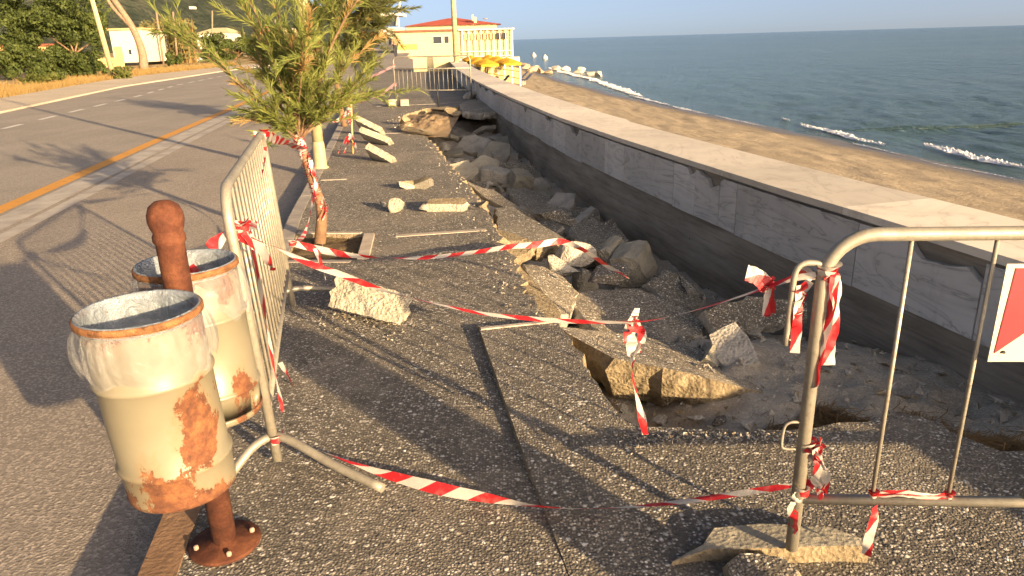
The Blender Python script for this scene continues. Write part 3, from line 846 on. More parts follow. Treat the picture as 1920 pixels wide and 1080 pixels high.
slab('broken_slab', 'flat sheet of stone half buried in sand beneath the gap by the wall', 'broken slab',
     [at(1392, 650, -.36), at(1450, 628, -.36), at(1510, 632, -.37), at(1508, 660, -.37), at(1440, 672, -.36)], .06, .02, 27, group=SG, mats=(PITSAND, BROKEN_G), rough=.02)
slab('broken_slab', 'small slab lying at the foot of the tilted front slab left of the barrier post', 'broken slab',
     [at(1170, 655, -.28), at(1285, 625, -.3), at(1340, 665, -.34), at(1300, 690, -.32)], .1, .02, 29, group=SG, mats=BG, rough=.03)
# larger lumps
rock('boulder', 'rounded gravel-faced lump wedged between the cracked tan block and the pale blocks', 'rubble', at(1140, 520, -.2), (.15, .15, .14), 31, AGG)
rock('boulder', 'cracked tan concrete lump lying under the end of the striped tape', 'rubble', at(1075, 482, -.15), (.2, .13, .11), 33, BROKEN_G, Matrix.Rotation(-.5, 3, 'Z'))
rock('boulder', 'second cracked lump behind the sunken gravel-faced slab', 'rubble', at(1052, 508, -.25), (.22, .12, .12), 35, BROKEN_G, Matrix.Rotation(-.4, 3, 'Z'))
def kerbblock(label, c, d, rx, ry, rz, mat, seed):
    import bmesh
    bm = bmesh.new(); bmesh.ops.create_cube(bm, size=1); bmesh.ops.subdivide_edges(bm, edges=bm.edges, cuts=6, use_grid_fill=True)
    for v_ in bm.verts:
        p = v_.co.copy(); L_ = max(abs(p.x), abs(p.y), abs(p.z))
        sp = p.normalized()*.62
        v_.co = p.lerp(sp, .05 if L_ > .45 else 0)
        v_.co += V((nz(p*4, 1, seed), nz(p*4, 1, seed+2), nz(p*4, 1, seed+4)))*.06
        if p.z > .2 and p.x > 0: v_.co.z -= .25*p.x
        v_.co = V((v_.co.x*d[0], v_.co.y*d[1], v_.co.z*d[2]))
    me = bpy.data.meshes.new('concrete_block'); bm.to_mesh(me); bm.free(); me.materials.append(mat)
    o = bpy.data.objects.new('concrete_block', me); COL.objects.link(o); o.location = c; o.rotation_euler = (rx, ry, rz)
    return tag(o, label, 'concrete block')
kerbblock('pale rounded concrete block tipped against the wall foot', at(1188, 495, -.3), (.26, .34, .3), .2, -.35, -.5, PALE, 1)
kerbblock('pale thinner concrete block leaning behind the rounded one', at(1152, 478, -.28), (.12, .36, .26), .15, -.5, -.55, PALE, 2)
kerbblock('pale squared stone cube lying on the trench floor near the far end', at(978, 338, -.42), (.3, .3, .26), .25, .1, .3, PALE, 3)
kerbblock('grey concrete block lying left of the pale cube', at(930, 330, -.42), (.42, .28, .24), .1, .12, -.2, BROKEN_G, 4)
kerbblock('flat grey block lying against the wall above the pale cube', at(945, 294, -.5), (.5, .3, .16), .1, .05, .2, BROKEN_G, 5)
# loose pieces on the pavement
slab('paving_fragment', 'pale wedge-shaped chip with an upturned point lying alone on the pavement', 'broken slab',
     [at(748, 340, .1), at(776, 347, .04), at(808, 334, .14), at(800, 330, .15), at(775, 338, .08)], .1, .008, 43, mats=(BROKEN, PALE), rough=.02, lean=(0,-.3,0))
slab('paving_fragment', 'pale oblong paving chunk lying beside the trench edge', 'broken slab',
     [at(805, 373, .1), at(872, 371, .1), at(876, 378, .08), at(868, 383, .07), at(800, 382, .08)], .1, .012, 45, mats=(BROKEN, PALE), rough=.025, lean=(0,-.3,0))
rock('stone', 'small tan stone touching the oblong paving chunk', 'stone', at(795, 390, .03), (.07, .05, .04), 46, PALE)
rock('stone', 'rounded cream stone lying left of the oblong paving chunk', 'stone', at(742, 387, .05), (.1, .07, .07), 47, PALE)
rock('stone', 'little flat cream stone beside the rounded cream stone', 'stone', at(718, 381, .03), (.07, .04, .03), 48, PALE)
rock('stone', 'small tan stone lying on the broken pavement edge', 'stone', at(905, 387, .0), (.08, .06, .05), 49, BROKEN)
GL = 'slabs leaning by the tape-wrapped stake'
def plank(name, lab, e0, e1, za, zb, T_, D_, nv_, seed, group=None, mats=None, amp=.009):
    b = at(*e1, zb); a = at(*e0, za) if za is not None else away(e0[0], e0[1], b.y + .15); L_ = (b-a).length; d = (b-a).normalized()
    nrm = V(nv_); nrm = (nrm - d*nrm.dot(d)).normalized(); up_ = nrm.cross(d)
    if up_.z < 0: up_ = -up_
    m = MB(); nu, nv, nw = 14, 8, 6
    def pt(u, v_, t):                      # u along the edge, v back into the body, t across the bright face
        q = d*(u*L_) - nrm*(v_*D_) + up_*(t*T_)
        return q + V((nz((u*9, v_*7, seed)), nz((u*9, v_*7, seed+3)), nz((u*9, t*3+v_*7, seed+6))))*amp + d*amp*2*nz((t*5, v_*3, seed+9))
    m.grid(lambda i, j: pt(i/nu, 0, j/nw), nu+1, nw+1, 0, False); m.grid(lambda i, j: pt(i/nu, 1, 1-j/nw), nu+1, nw+1, 1, False)
    m.grid(lambda i, j: pt(i/nu, j/nv, 1), nu+1, nv+1, 1, False); m.grid(lambda i, j: pt(i/nu, 1-j/nv, 0), nu+1, nv+1, 0, False)
    m.grid(lambda i, j: pt(0, 1-i/nv, j/nw), nv+1, nw+1, 0, False); m.grid(lambda i, j: pt(1, i/nv, j/nw), nv+1, nw+1, 0, False)
    o = m.build(name, mats or [PALE, AGG]); o.location = a; return tag(o, lab, 'broken slab', group)
for lab, e0, e1, za, zb, seed in (
        ('nearest of three pale slabs leaning by the stake, its long edge touching the ground', (684, 278), (733, 305), None, .01, 51),
        ('middle one of three pale slabs leaning by the tape-wrapped stake', (672, 247), (727, 268), None, .05, 52),
        ('farthest of three pale slabs leaning by the tape-wrapped stake', (664, 224), (712, 248), None, .08, 53)):
    plank('leaning_slab', lab, e0, e1, za, zb, .1, .34, (.3, -.85, .3), seed, GL, (PALE, PALE))
plank('paving_fragment', 'pale paving fragment tipped towards the sun beside the left barrier', (614, 574), (744, 607), None, .02, .19, .12, (.4, -.85, .3), 41, None, None, .016)
# broken corner at the bottom right, under the barrier foot
slab('broken_slab', 'flat broken slab under the foot of the right barrier with yellow gravel edge', 'broken slab',
     [at(1262, 1052, .01), at(1318, 1020, .03), at(1340, 990, .035), at(1400, 984, .035), at(1470, 984, .04), at(1560, 990, .045), at(1625, 1014, .045), at(1618, 1024, .045), at(1460, 1026, .045), at(1330, 1030, .035)], .09, .008, 55, mats=(PALE, BROKEN), group=SG, rough=.02)
slab('broken_slab', 'small gravel-faced block broken off in front of the right barrier foot', 'broken slab',
     [at(1366, 1056, .04), at(1388, 1036, .05), at(1470, 1046, .05), at(1500, 1072, .04), at(1480, 1110, .03), at(1372, 1110, .03)], .09, .008, 57, group=SG, rough=.015)
slab('broken_slab', 'crumbling tan broken rim of the pavement beside the sunken slab', 'broken concrete',
     [at(960, 484, -.02), at(984, 510, -.05), at(1014, 540, -.06), at(1042, 572, -.06), at(1054, 602, -.05), at(1036, 606, -.012), at(1010, 580, -.012), at(988, 548, -.012), at(970, 514, -.012)], .12, .02, 61, mats=(BROKEN, BROKEN), rough=.05)
slab('broken_slab', 'tan broken face of bedding concrete below the sunlit wedge of paving', 'broken concrete',
     [at(930, 430, -.03), at(965, 440, -.04), at(1006, 455, -.06), at(990, 474, -.12), at(962, 482, -.1), at(942, 462, -.05)], .12, .03, 62, mats=(BROKEN, BROKEN), rough=.05)
r_ = random.Random(99)
for i, (px, py, sz) in enumerate(((850, 284, .5), (878, 312, .45), (916, 296, .5), (948, 318, .4), (1000, 378, .35), (1046, 402, .3), (895, 330, .5), (1236, 566, .2), (1196, 600, .22), (1290, 640, .2), (1352, 660, .18), (1110, 560, .2), (870, 262, .6), (935, 268, .6), (975, 366, .3), (1140, 455, .28), (1300, 560, .2), (905, 246, .6), (840, 256, .5), (1025, 420, .25), (1180, 520, .2), (862, 300, .4), (890, 282, .45), (925, 335, .35), (955, 352, .35), (985, 385, .3), (1010, 360, .35), (900, 350, .35), (1070, 440, .25), (1100, 455, .22), (1060, 395, .3), (1150, 560, .18), (1230, 600, .18), (1265, 610, .2), (1330, 610, .2), (1380, 625, .16), (1225, 655, .15), (1320, 700, .14), (1180, 590, .2), (965, 290, .5), (870, 330, .3))):
    lo = at(px, py, -.45)
    for _ in range(5): lo = at(px, py, pitz(lo.x, lo.y) + .05)
    n_ = V((r_.gauss(0, .4), r_.gauss(-.25, .35), 1)).normalized(); a_ = n_.orthogonal().normalized(); a_.rotate(Matrix.Rotation(r_.uniform(0, 6.28), 3, n_)); b_ = n_.cross(a_)
    cs = [lo + (a_*cos(q)*r_.uniform(.7, 1.2) + b_*sin(q)*r_.uniform(.5, .9))*sz*.62 for q in [2*pi*(k + r_.uniform(-.3, .3))/5 for k in range(5)]]
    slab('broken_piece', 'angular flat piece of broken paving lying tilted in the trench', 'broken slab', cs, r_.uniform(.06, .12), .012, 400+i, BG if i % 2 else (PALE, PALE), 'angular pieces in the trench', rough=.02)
r_ = random.Random(123)
for i, (px, py, sz, up) in enumerate(((1128, 446, .42, .12), (1246, 566, .3, .1), (1046, 388, .45, .12), (968, 322, .55, .14), (926, 292, .6, .16), (884, 270, .6, .18), (1020, 430, .3, .2), (902, 318, .5, .2), (1190, 545, .3, .14), (1090, 402, .34, .06), (948, 268, .6, .1), (1370, 648, .26, .08), (1290, 598, .28, .12), (860, 318, .4, .24), (1002, 350, .4, .1))):
    lo = at(px, py, -.4)
    for _ in range(5): lo = at(px, py, pitz(lo.x, lo.y) + up)
    n_ = V((r_.uniform(-.45, .2), r_.uniform(-.75, -.2), 1)).normalized(); a_ = n_.orthogonal().normalized(); a_.rotate(Matrix.Rotation(r_.uniform(0, 6.28), 3, n_)); b_ = n_.cross(a_)
    cs = [lo + (a_*x_*r_.uniform(.85, 1.15) + b_*y_*r_.uniform(.6, .8))*sz*.6 for x_, y_ in ((-1, -.9), (.2, -1), (1, -.7), (.85, .9), (-.3, 1), (-1.05, .6))]
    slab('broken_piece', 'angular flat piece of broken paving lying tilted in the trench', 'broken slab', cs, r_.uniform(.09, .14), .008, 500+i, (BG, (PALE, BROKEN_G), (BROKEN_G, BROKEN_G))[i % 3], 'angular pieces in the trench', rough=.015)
# small rubble
r_ = random.Random(77)
def pitpt(px, py):
    lo = at(px, py, -.45)
    for _ in range(5): lo = at(px, py, pitz(lo.x, lo.y) + .02)
    return lo
spots = [(832, 275), (850, 290), (858, 305), (866, 282), (880, 300), (885, 318), (895, 335), (905, 322), (915, 345), (870, 262), (890, 275), (910, 290), (925, 305), (845, 262), (935, 280), (900, 250), (950, 345), (1010, 372), (1000, 425), (1040, 440), (1095, 500), (1110, 540), (1085, 575), (1195, 590), (1260, 545), (1340, 655), (1375, 642), (1410, 640), (1460, 650), (1330, 800), (1300, 785), (1345, 788), (1195, 782), (1170, 765), (1240, 790), (960, 372), (1060, 405), (940, 360), (1240, 618), (1225, 525), (920, 262), (838, 240)]
for i, (px, py) in enumerate(spots):
    c = pitpt(px, py); s_ = r_.uniform(.035, .1) if c.y < 6 else r_.uniform(.07, .2)
    if py > 755: s_ *= .55
    rock('rubble', 'small broken lump of grey concrete lying in the sandy trench', 'rubble', c, (s_, s_*r_.uniform(.6, 1), s_*r_.uniform(.4, .8)), 100+i, [BROKEN_G, PALE, BROKEN_G, AGG][i % 4], None, 'small rubble in the trench', 8, 2, .1)
# crumbs of concrete and gravel strewn round the break
cr = MB(); r_ = random.Random(15)
def crumb(p, s_):
    vs = [p + V((r_.uniform(-1, 1), r_.uniform(-1, 1), r_.uniform(-.2, 1)))*s_ for _ in range(4)]
    for q in ((0, 1, 2), (0, 2, 3), (0, 3, 1), (1, 3, 2)): cr.face([vs[k] for k in q], r_.choice((0, 0, 1)) )
for _ in range(700):
    i = r_.randrange(len(E_)-1); p = E_[i].lerp(E_[i+1], r_.random()); p = p + V((-abs(r_.gauss(0, .13)), r_.gauss(0, .06), .004)); crumb(p, abs(r_.gauss(.008, .006)) + .004)
for _ in range(500): p = at(r_.uniform(1150, 1520), 812 + abs(r_.gauss(0, 14)), .01); crumb(p, abs(r_.gauss(.005, .004)) + .003)
for _ in range(500): p = at(r_.gauss(680, 60), r_.gauss(585, 25), .005); crumb(p, abs(r_.gauss(.004, .004)) + .003)
for _ in range(2600):
    y = 2.85 + 11*r_.random()**1.6; x = wx(y) - r_.random()*(wx(y) - pit_left(y) - .3); crumb(V((x, y, pitz(x, y) + .005)), abs(r_.gauss(.014, .012)) + .006)
for _ in range(250): p = V((r_.uniform(-1.7, 1.0), r_.uniform(1.2, 9), .006)); crumb(p, abs(r_.gauss(.004, .003)) + .002)
tag(cr.build('crumbs', [BROKEN_G, BROKEN]), kind='stuff')
# heap of sand and broken pieces at the far end
hp_ = MB(); c0 = at(796, 234)
hp_.grid(lambda i, j: V((c0.x - .62 + i*.034, c0.y - 1.9 + j*.13, -.02 + max(0, 1 - ((i-18)/17)**2 - ((j-17)/16)**2)*(.1 + .07*nz((i*.22, j*.25, 3)) + .05*nz((i*.6, j*.6, 5)) + .02*nz((i*1.7, j*1.7, 7))) )), 37, 35)
tag(hp_.build('sand_heap', m_sand('tan_heap_sand', (.27,.19,.11), (.42,.31,.19), big=2), origin=c0), 'low heap of tan sand and grit at the far end of the collapse', 'sand heap')
for i, (lab, px, py, s_) in enumerate((('yellowish stone on the left of the sand heap', 757, 228, (.2, .14, .12)), ('long yellow stone at the front of the sand heap', 782, 246, (.4, .12, .08)), ('tan stone on the near tip of the sand heap', 762, 240, (.16, .12, .1)),
        ('flat lit stone along the back of the sand heap', 825, 204, (.55, .2, .06)), ('stone on the right of the sand heap', 850, 212, (.2, .2, .14)), ('dark lump on the overhanging slab below the far barrier', 880, 180, (.25, .22, .2)), ('grey lump next to the dark one by the wall', 912, 184, (.3, .2, .16)))):
    rock('stone', lab, 'stone', at(px, py, .06), s_, 200+i, BROKEN_G if i > 4 else BROKEN)
# dry seaweed drifted on the sand
sw = MB(); r_ = random.Random(4)
def weedline(pts, n, spread):
    sp = spline([at(*p, -.06) for p in pts], 12)
    for _ in range(n):
        p = r_.choice(sp) + V((r_.gauss(0, spread), r_.gauss(0, spread*.8), 0)); z0 = pitz(p.x, p.y) if p.y > 2.62 else max(pitz(p.x, p.y), -.02)
        p.z = z0 + r_.uniform(.0, .03); an = r_.gauss(-.4, .8); L_ = r_.uniform(.04, .13)
        d = V((cos(an), sin(an), r_.uniform(-.15, .15)))*L_; s_ = V((-sin(an), cos(an), 0))*.0025
        m = p + d*.5 + V((r_.gauss(0, .01), r_.gauss(0, .01), r_.uniform(0, .015))); e = p + d
        sw.face([p-s_, p+s_, m+s_, m-s_]); sw.face([m-s_, m+s_, e+s_*.5, e-s_*.5])
weedline([(1725, 752), (1760, 785), (1810, 805), (1860, 820), (1930, 826)], 2200, .06)
weedline([(1525, 742), (1570, 752), (1620, 770), (1660, 778)], 800, .035)
weedline([(1440, 775), (1480, 770), (1530, 745)], 300, .03)
tag(sw.build('dry_seaweed', WEED), kind='stuff')

# ================================================================== BARRIERS
def barrier(label, loc, rz, L, nb, feet, group='steel crowd barriers', hooks=False, H=1.1, zb=.25, mid=None):
    t = thing('crowd_barrier', label, 'barrier', loc, rz, group)
    R = .13; m = MB(); P = [V((0,0,.02))]
    P += [V((0,0,H-R))]
    for k in range(1, 9): a = pi/2*k/8; P.append(V((R-R*cos(a), 0, H-R+R*sin(a))))
    P.append(V((L*.5, 0, H)))
    for k in range(0, 9): a = pi/2*k/8; P.append(V((L-R+R*sin(a), 0, H-R+R*cos(a))))
    P.append(V((L, 0, .02)))
    m.tube(P, .0195, 12); m.build('frame', STEEL, t, True)
    m = MB(); m.tube([(0.01,0,zb), (L-.01,0,zb)], .0165, 10); m.build('bottom_rail', STEEL, t, True)
    for k in range(nb):
        x = L*(k+1)/(nb+1); m = MB(); top = mid or H - .01
        if x < R and not mid: top = H-R+sqrt(max(0, R*R-(R-x)**2))
        m.tube([(x,0,zb), (x,0,top)], .007, 6); m.build('bar', STEEL, t, True)
    if mid: m = MB(); m.tube([(.01,0,mid), (L-.01,0,mid)], .0165, 10); m.build('middle_rail', STEEL, t, True)
    for x, yaw in feet:
        m = MB(); c, s_ = cos(yaw), sin(yaw)
        Q = [V((x - .29*s_*0 - .31*c*0 + dx*c, dx*s_, z)) for dx, z in ((-.3, .015), (-.2, .05), (-.1, .1), (0, .125), (.1, .115), (.3, .06), (.52, .018))]
        m.tube(spline(Q, 4), .017, 10); m.build('foot', STEEL, t, True)
    if hooks:
        m = MB(); m.tube(spline([(0,0,.96), (-.05,0,.965), (-.075,0,.94), (-.08,0,.86), (-.083,0,.72)], 5), .009, 8); m.build('coupling_hook', STEEL, t, True)
        m = MB(); m.tube(spline([(-.01,0,.47), (-.045,0,.47), (-.062,0,.45), (-.064,0,.39), (-.05,0,.38), (-.02,0,.38)], 4), .005, 6); m.build('coupling_loop', STEEL, t, True)
    return t
b0 = V((-.965, 2.575, 0)); b1 = V((-1.41, 4.42, 0)); bd_ = b1-b0
barrier('grey steel crowd barrier wound with tape beside the rusty litter bins', b0, atan2(bd_.y, bd_.x), bd_.length, 15, ((bd_.length, -1.3),), H=1.12)
lbar = bpy.data.objects['crowd_barrier']; lbar.rotation_euler.x = -.045
IB = Matrix.Rotation(-atan2(bd_.y, bd_.x), 3, 'Z')
m = MB(); m.tube(spline([IB @ (V(p) - b0) for p in ((-1.13, 2.44, .015), (-1.08, 2.48, .07), (-1.03, 2.535, .112), (-.965, 2.575, .128), (-.88, 2.545, .115), (-.7, 2.44, .062), (-.5, 2.33, .018))], 5), .0175, 10); m.build('foot', STEEL, lbar, True)
RBZ = atan2(-.075, 1.0)
barrier('steel crowd barrier with a red and cream sign at the right edge, widely spaced bars', (.862, 1.915, .03), RBZ, 2.0, 8, ((1.98, 1.4),), hooks=True, H=1.045, zb=.205)
fb0, fb1 = V((-3.32, 22.6, 0)), V((-1.02, 21.9, 0))
barrier('far steel crowd barrier standing across the promenade at the end of the collapse', fb0, atan2((fb1-fb0).y, (fb1-fb0).x), (fb1-fb0).length, 16, ((0.05, -1.2), (2.3, -1.2)), H=1.2, mid=.86)
st_ = MB(); st_.tube([at(822, 200, 0), at(822, 200, 0) + V((0,.02,.55))], .018, 8)
tag(st_.build('iron_rod', DARK, origin=at(822, 200)), 'thin dark iron rod standing in the sand heap below the far barrier', 'rod')
fs = MB()
for px in (735, 757): q = at(px, 192, .1); fs.box(q, (.22, .3, .16), .3)
tag(fs.build('concrete_block', PALE, origin=at(745, 193)), 'pale split concrete weight at the left post of the far barrier', 'concrete block')
# sign on the right barrier
Rb = Matrix.Rotation(RBZ, 3, 'Z'); bo = V((.872, 1.915, .03))
sg = thing('warning_sign', 'cream sign plate with red shape and round dot wired to the right barrier', 'sign', bo + Rb @ V((.462, -.028, .69)), RBZ); sg.scale = (.8, 1, .75)
m = MB(); m.box((.2, 0, .18), (.42, .004, .38)); pl = m.build('plate', SIGNW, sg, True)
for x, z in ((.035, .03), (.38, .03), (.2, .34)):
    q = MB(); q.tube([(x,-.007,z), (x,.004,z)], .006, 8); q.build('bolt', DARK, pl, True)
def plate_poly(name, pts, y0, y1, mat, par):
    q = MB(); n = len(pts); f = [V((x, y0, z)) for x, z in pts]; b = [V((x, y1, z)) for x, z in pts]
    q.face(f); q.face(b[::-1])
    for i in range(n): q.face([f[i], b[i], b[(i+1) % n], f[(i+1) % n]][::-1])
    return q.build(name, mat, par, True)
plate_poly('red_shape', [(.005, .025), (.1, .115), (.2, .14), (.3, .115), (.395, .025), (.385, .355), (.02, .355)], -.0045, -.0025, REDP, sg)
plate_poly('white_dot', [(.105 + .045*cos(2*pi*k/24), .29 + .045*sin(2*pi*k/24)) for k in range(24)], -.007, -.005, SIGNW, sg)

# ================================================================== LITTER BINS ON THEIR POST
lb = thing('litter_bin_pair', 'pair of rusty cream litter bins with clear liners on one rusty post', 'litter bin', (-1.0, 2.08, 0))
px_, py_ = -1.0, 2.08
m = MB(); m.lathe([(.0, 0), (.04, 0), (.04, 1.06), (.046, 1.07), (.046, 1.085), (.041, 1.095), (.047, 1.11), (.051, 1.13), (.05, 1.15), (.042, 1.172), (.024, 1.186), (0, 1.19)], (px_, py_, 0), 24)
m.build('post', RUST, lb)
m = MB(); m.lathe([(0, .0), (.115, .0), (.117, .004), (.117, .01), (.113, .014), (.06, .016), (.048, .024), (.04, .026)], (px_, py_, .002), 32)
bp_ = m.build('base_plate', RUST, lb)
for k in range(4):
    a = .5 + k*pi/2; q = MB(); q.lathe([(0, .0), (.009, .0), (.009, .012), (.006, .015), (0, .016)], (px_ + .09*cos(a), py_ + .09*sin(a), .016), 6); o = q.build('bolt', simple('worn_bolt_head', (.35,.25,.18), .4, 9) if k == 0 else bpy.data.materials['worn_bolt_head'], None)
    o.parent = bp_; o.location = -V(lb.location)
def bin_(c, z0, z1, r, seed, dx=0.0, dy=0.0):
    r_ = random.Random(seed); h = z1-z0
    dent = lambda a, z: .003*nz((cos(a)*1.5, sin(a)*1.5, z*4+seed))
    def W(rr, zz, a):
        return rr*(1 + (dent(a, zz)/r if rr > r*.5 else 0)), zz
    ribs = [(.0, 0), (r*.9, 0), (r*.97, .004), (r*.985, .02), (r*.975, .028)]
    for z in (.03, .106, .113, .12, .127, .134, .27, .395, .4, .407, .414, .42, .5, .55):
        zz = z*h/.6; bulge = .0085 if z in (.12, .407) else (.006 if z in (.113, .127, .4, .414) else 0)
        ribs.append((r*.975 + bulge, zz))
    ribs += [(r*.975, h-.035)]
    m = MB(); m.lathe([(a, z0+b) for a, b in ribs], (c[0], c[1], 0), 48, 0, W)
    m.lathe([(r*.95, h-.03+z0), (r*.95, z0+.012), (0, z0+.011)], (c[0], c[1], 0), 48)
    # shear the bucket so that the top leans
    for i, (x, y, z) in enumerate(m.v): m.v[i] = (x + dx*(z-z0)/h, y + dy*(z-z0)/h, z)
    body = m.build('bin', BINM, lb)
    def shear(mm):
        for i, (x, y, z) in enumerate(mm.v): mm.v[i] = (x + dx*(z-z0)/h, y + dy*(z-z0)/h, z)
    def child(mm, nm, mat):
        shear(mm); o = mm.build(nm, mat, None); o.parent = body; o.location = -V(lb.location); return o
    m = MB(); m.lathe([(r*.955, h-.026+z0), (r*.955, h+z0), (r*1.01, h+.003+z0), (r*1.035, h-.003+z0), (r*1.035, h-.016+z0), (r*1.0, h-.019+z0)], (c[0], c[1], 0), 48)
    child(m, 'rim', BINTOP)
    # liner: crumpled film hanging over the rim outside, sagging inside
    def Wl(rr, zz, a):
        f = max(0, min(1, (z0+h-zz)/.05))
        cr = .7*nz((cos(a)*3.2, sin(a)*3.2, zz*5+seed)) + .55*nz((cos(a)*11, sin(a)*11, zz*7+seed)) + .35*nz((cos(a)*24, sin(a)*24, zz*12+seed))
        low = max(0, (z0+h-zz)/.14)
        return rr + f*(.011*cr + .016*abs(nz((cos(a)*2, sin(a)*2, seed+3)))) , zz + .045*low*nz((cos(a)*2.2, sin(a)*2.2, seed+8))
    prof = [(r*1.0, h-.018), (r*1.02, h-.024), (r*1.04, h-.034), (r*1.06, h-.048), (r*1.08, h-.062), (r*1.1, h-.08), (r*1.115, h-.1), (r*1.12, h-.122), (r*1.11, h-.142), (r*1.08, h-.16), (r*1.05, h-.17), (r*1.04, h-.176)]
    m = MB(); m.lathe([(a, z0+b) for a, b in prof], (c[0], c[1], 0), 160, 0, Wl); child(m, 'liner', FILM)
    def Wi(rr, zz, a):
        f = max(0, min(1, (z0+h-zz)/.04)); cr = nz((cos(a)*3*rr/r, sin(a)*3*rr/r, seed+11)) + .6*nz((cos(a)*8*rr/r, sin(a)*8*rr/r, zz*15+seed))
        return rr*(1 + .09*f*cr), zz + .045*f*cr*(1.2-rr/r)
    prof = [(r*1.015, h-.004), (r*.985, h+.006), (r*.95, h+.003), (r*.92, h-.012), (r*.9, h-.04), (r*.86, h-.075), (r*.75, h-.1), (r*.55, h-.115), (r*.3, h-.12), (r*.1, h-.125), (0, h-.13)]
    m = MB(); m.lathe([(a, z0+b) for a, b in prof], (c[0], c[1], 0), 72, 0, Wi); child(m, 'liner_inside', FILM_IN)
bin_((-1.025, 1.935), .335, .935, .158, 3, .012, -.075)
bin_((-1.05, 2.3), .39, .93, .158, 9, -.025, .02)

# ================================================================== TAPES
def ribbon(mb, pts, w_=.07, tw=(0.0, 0.0), seed=0, bunch=0.0, nper=10, phase=0.0, u0=0.0, prof=None):
    sp = spline(pts, nper); n = len(sp); u = u0
    if mb.uv is None: mb.uv = []
    b = len(mb.v)
    for i, p in enumerate(sp):
        t = (sp[min(i+1, n-1)] - sp[max(i-1, 0)]).normalized()
        up = V((0,0,1)) if abs(t.z) < .95 else V((.8,.6,0))
        s_ = t.cross(up).normalized(); q = s_.cross(t)
        f = i/(n-1); a = phase + tw[0] + (tw[1]-tw[0])*f + .7*nz((f*5, seed, 2))
        d = (q*cos(a) + s_*sin(a))
        ww = w_*(1 - bunch*(.5 + .5*nz((f*6, seed*2.3, 7))*1.6)); ww = max(.012, min(w_, ww)); ww *= interp(f, [k/(len(prof)-1) for k in range(len(prof))], prof) if prof else 1
        fold = (s_*cos(a) - q*sin(a))*ww*.22*nz((f*9, seed, 5))
        if i: u += (p - sp[i-1]).length
        for k, off in enumerate((-.5, -.1, .2, .5)):
            mb.v.append(tuple(p + d*ww*off + (fold if k in (1, 2) else V((0,0,0))))); mb.uv.append((u, (off+.5)*.07))
    for i in range(n-1):
        for k in range(3):
            mb.f.append((b+i*4+k, b+i*4+k+1, b+(i+1)*4+k+1, b+(i+1)*4+k)); mb.m.append(0); mb.sm.append(True)
def wrap(mb, c, axis, r, turns, h, w_=.03, seed=0, u0=0):
    axis = V(axis).normalized(); a = axis.orthogonal().normalized(); b = axis.cross(a); P = []
    n = int(turns*10)
    for i in range(n+1):
        q = 2*pi*turns*i/n; P.append(V(c) + axis*(h*i/n - h/2) + (a*cos(q) + b*sin(q))*(r + .004*nz((i, seed, 1))))
    ribbon(mb, P, w_, (0, .8), seed, .3, 2, pi*.0, u0)
def knot(mb, c, r, seed, n=7):
    r_ = random.Random(seed); c = V(c)
    for i in range(n):
        P = [c + V((r_.gauss(0, r*.7), r_.gauss(0, r*.7), r_.gauss(0, r*.8))) for _ in range(4)]
        ribbon(mb, P, .02, (r_.uniform(0, 3), r_.uniform(0, 6)), seed+i, .3, 5, 0, r_.uniform(0, .2))
def tape(label, mb, group='red and white barrier tapes'):
    o = mb.build('barrier_tape', TAPE, origin=mb.v[0]); return tag(o, label, 'barrier tape', group)
def pxs(L_, Y0, Y1):
    n = len(L_); x0, x1 = L_[0][0], L_[-1][0]
    return [away(x, y, Y0 + (Y1-Y0)*((x-x0)/(x1-x0) if abs(x1-x0) > 30 else i/(n-1))) for i, (x, y) in enumerate(L_)]
# upper run between the two barriers
m = MB(); lp = away(446, 432, 2.78)
ribbon(m, pxs([(448, 432), (475, 447), (520, 465), (560, 485), (600, 502), (640, 515), (700, 538), (750, 553), (820, 570), (900, 587), (980, 596), (1060, 602), (1180, 604), (1250, 595), (1330, 574), (1420, 545), (1480, 524), (1530, 515)], 2.6, 1.915), .04, (.3, 9.5), 3, .5, 6, 0, 0, [.5, .5, .9, 1, .7, .55, .5, .6, .55, .45, .5, .6])
kp = away(450, 432, 2.6); wrap(m, kp, (0,0,1), .024, 3, .06, .04, 1); knot(m, kp, .026, 5)
wrap(m, (.872, 1.915, .965), (0,0,1), .023, 3, .04, .04, 2); knot(m, V((.86, 1.90, .96)), .015, 9, 4)
tape('long tape sagging from the left barrier to the top of the right barrier post', m)
# loose bow and tails on the upper run near the right post
m = MB(); k_ = away(1440, 538, 1.98); knot(m, k_, .014, 12, 5)
ribbon(m, [k_, k_ + V((-.03,0,.03)), k_ + V((-.065,0,.045))], .05, (0, .5), 2, .1, 5, 0, .11)
ribbon(m, [k_, k_ + V((0,0,-.04)), k_ + V((.004,0,-.09)), k_ + V((.018,0,-.07)), k_ + V((.004,0,0))], .025, (0, 2), 3, .2)
ribbon(m, [k_ + V((.07,0,.02)), k_ + V((.1,0,.045)), k_ + V((.12,0,.02)), k_ + V((.1,0,-.02)), k_ + V((.1,0,-.07))], .035, (0, 2), 4, .2, 6, 0, .12)
tape('small bow of tape tied on the upper run next to the hook', m)
m = MB(); q0 = V((.885, 1.895, .965))
ribbon(m, [q0, q0 + V((.012,-.005,-.1)), q0 + V((.008,0,-.2)), q0 + V((.012,0,-.27))], .042, (.2, .8), 6, .25, 8, 0, .12)
ribbon(m, [q0, q0 + V((-.004,-.01,-.12)), q0 + V((-.012,0,-.22)), q0 + V((-.012,0,-.34))], .03, (1, 2.6), 8, .3, 8, 0, .02)
tape('two tape tails hanging down the top of the right barrier post', m)
m = MB(); q0 = V((.80, 1.92, .93)); wrap(m, q0 + V((0,0,-.08)), (0,0,1), .011, 4, .16, .04, 4); ribbon(m, [q0, q0 + V((0,-.012,-.08)), q0 + V((.003,-.012,-.2))], .03, (0, 1), 3, .2)
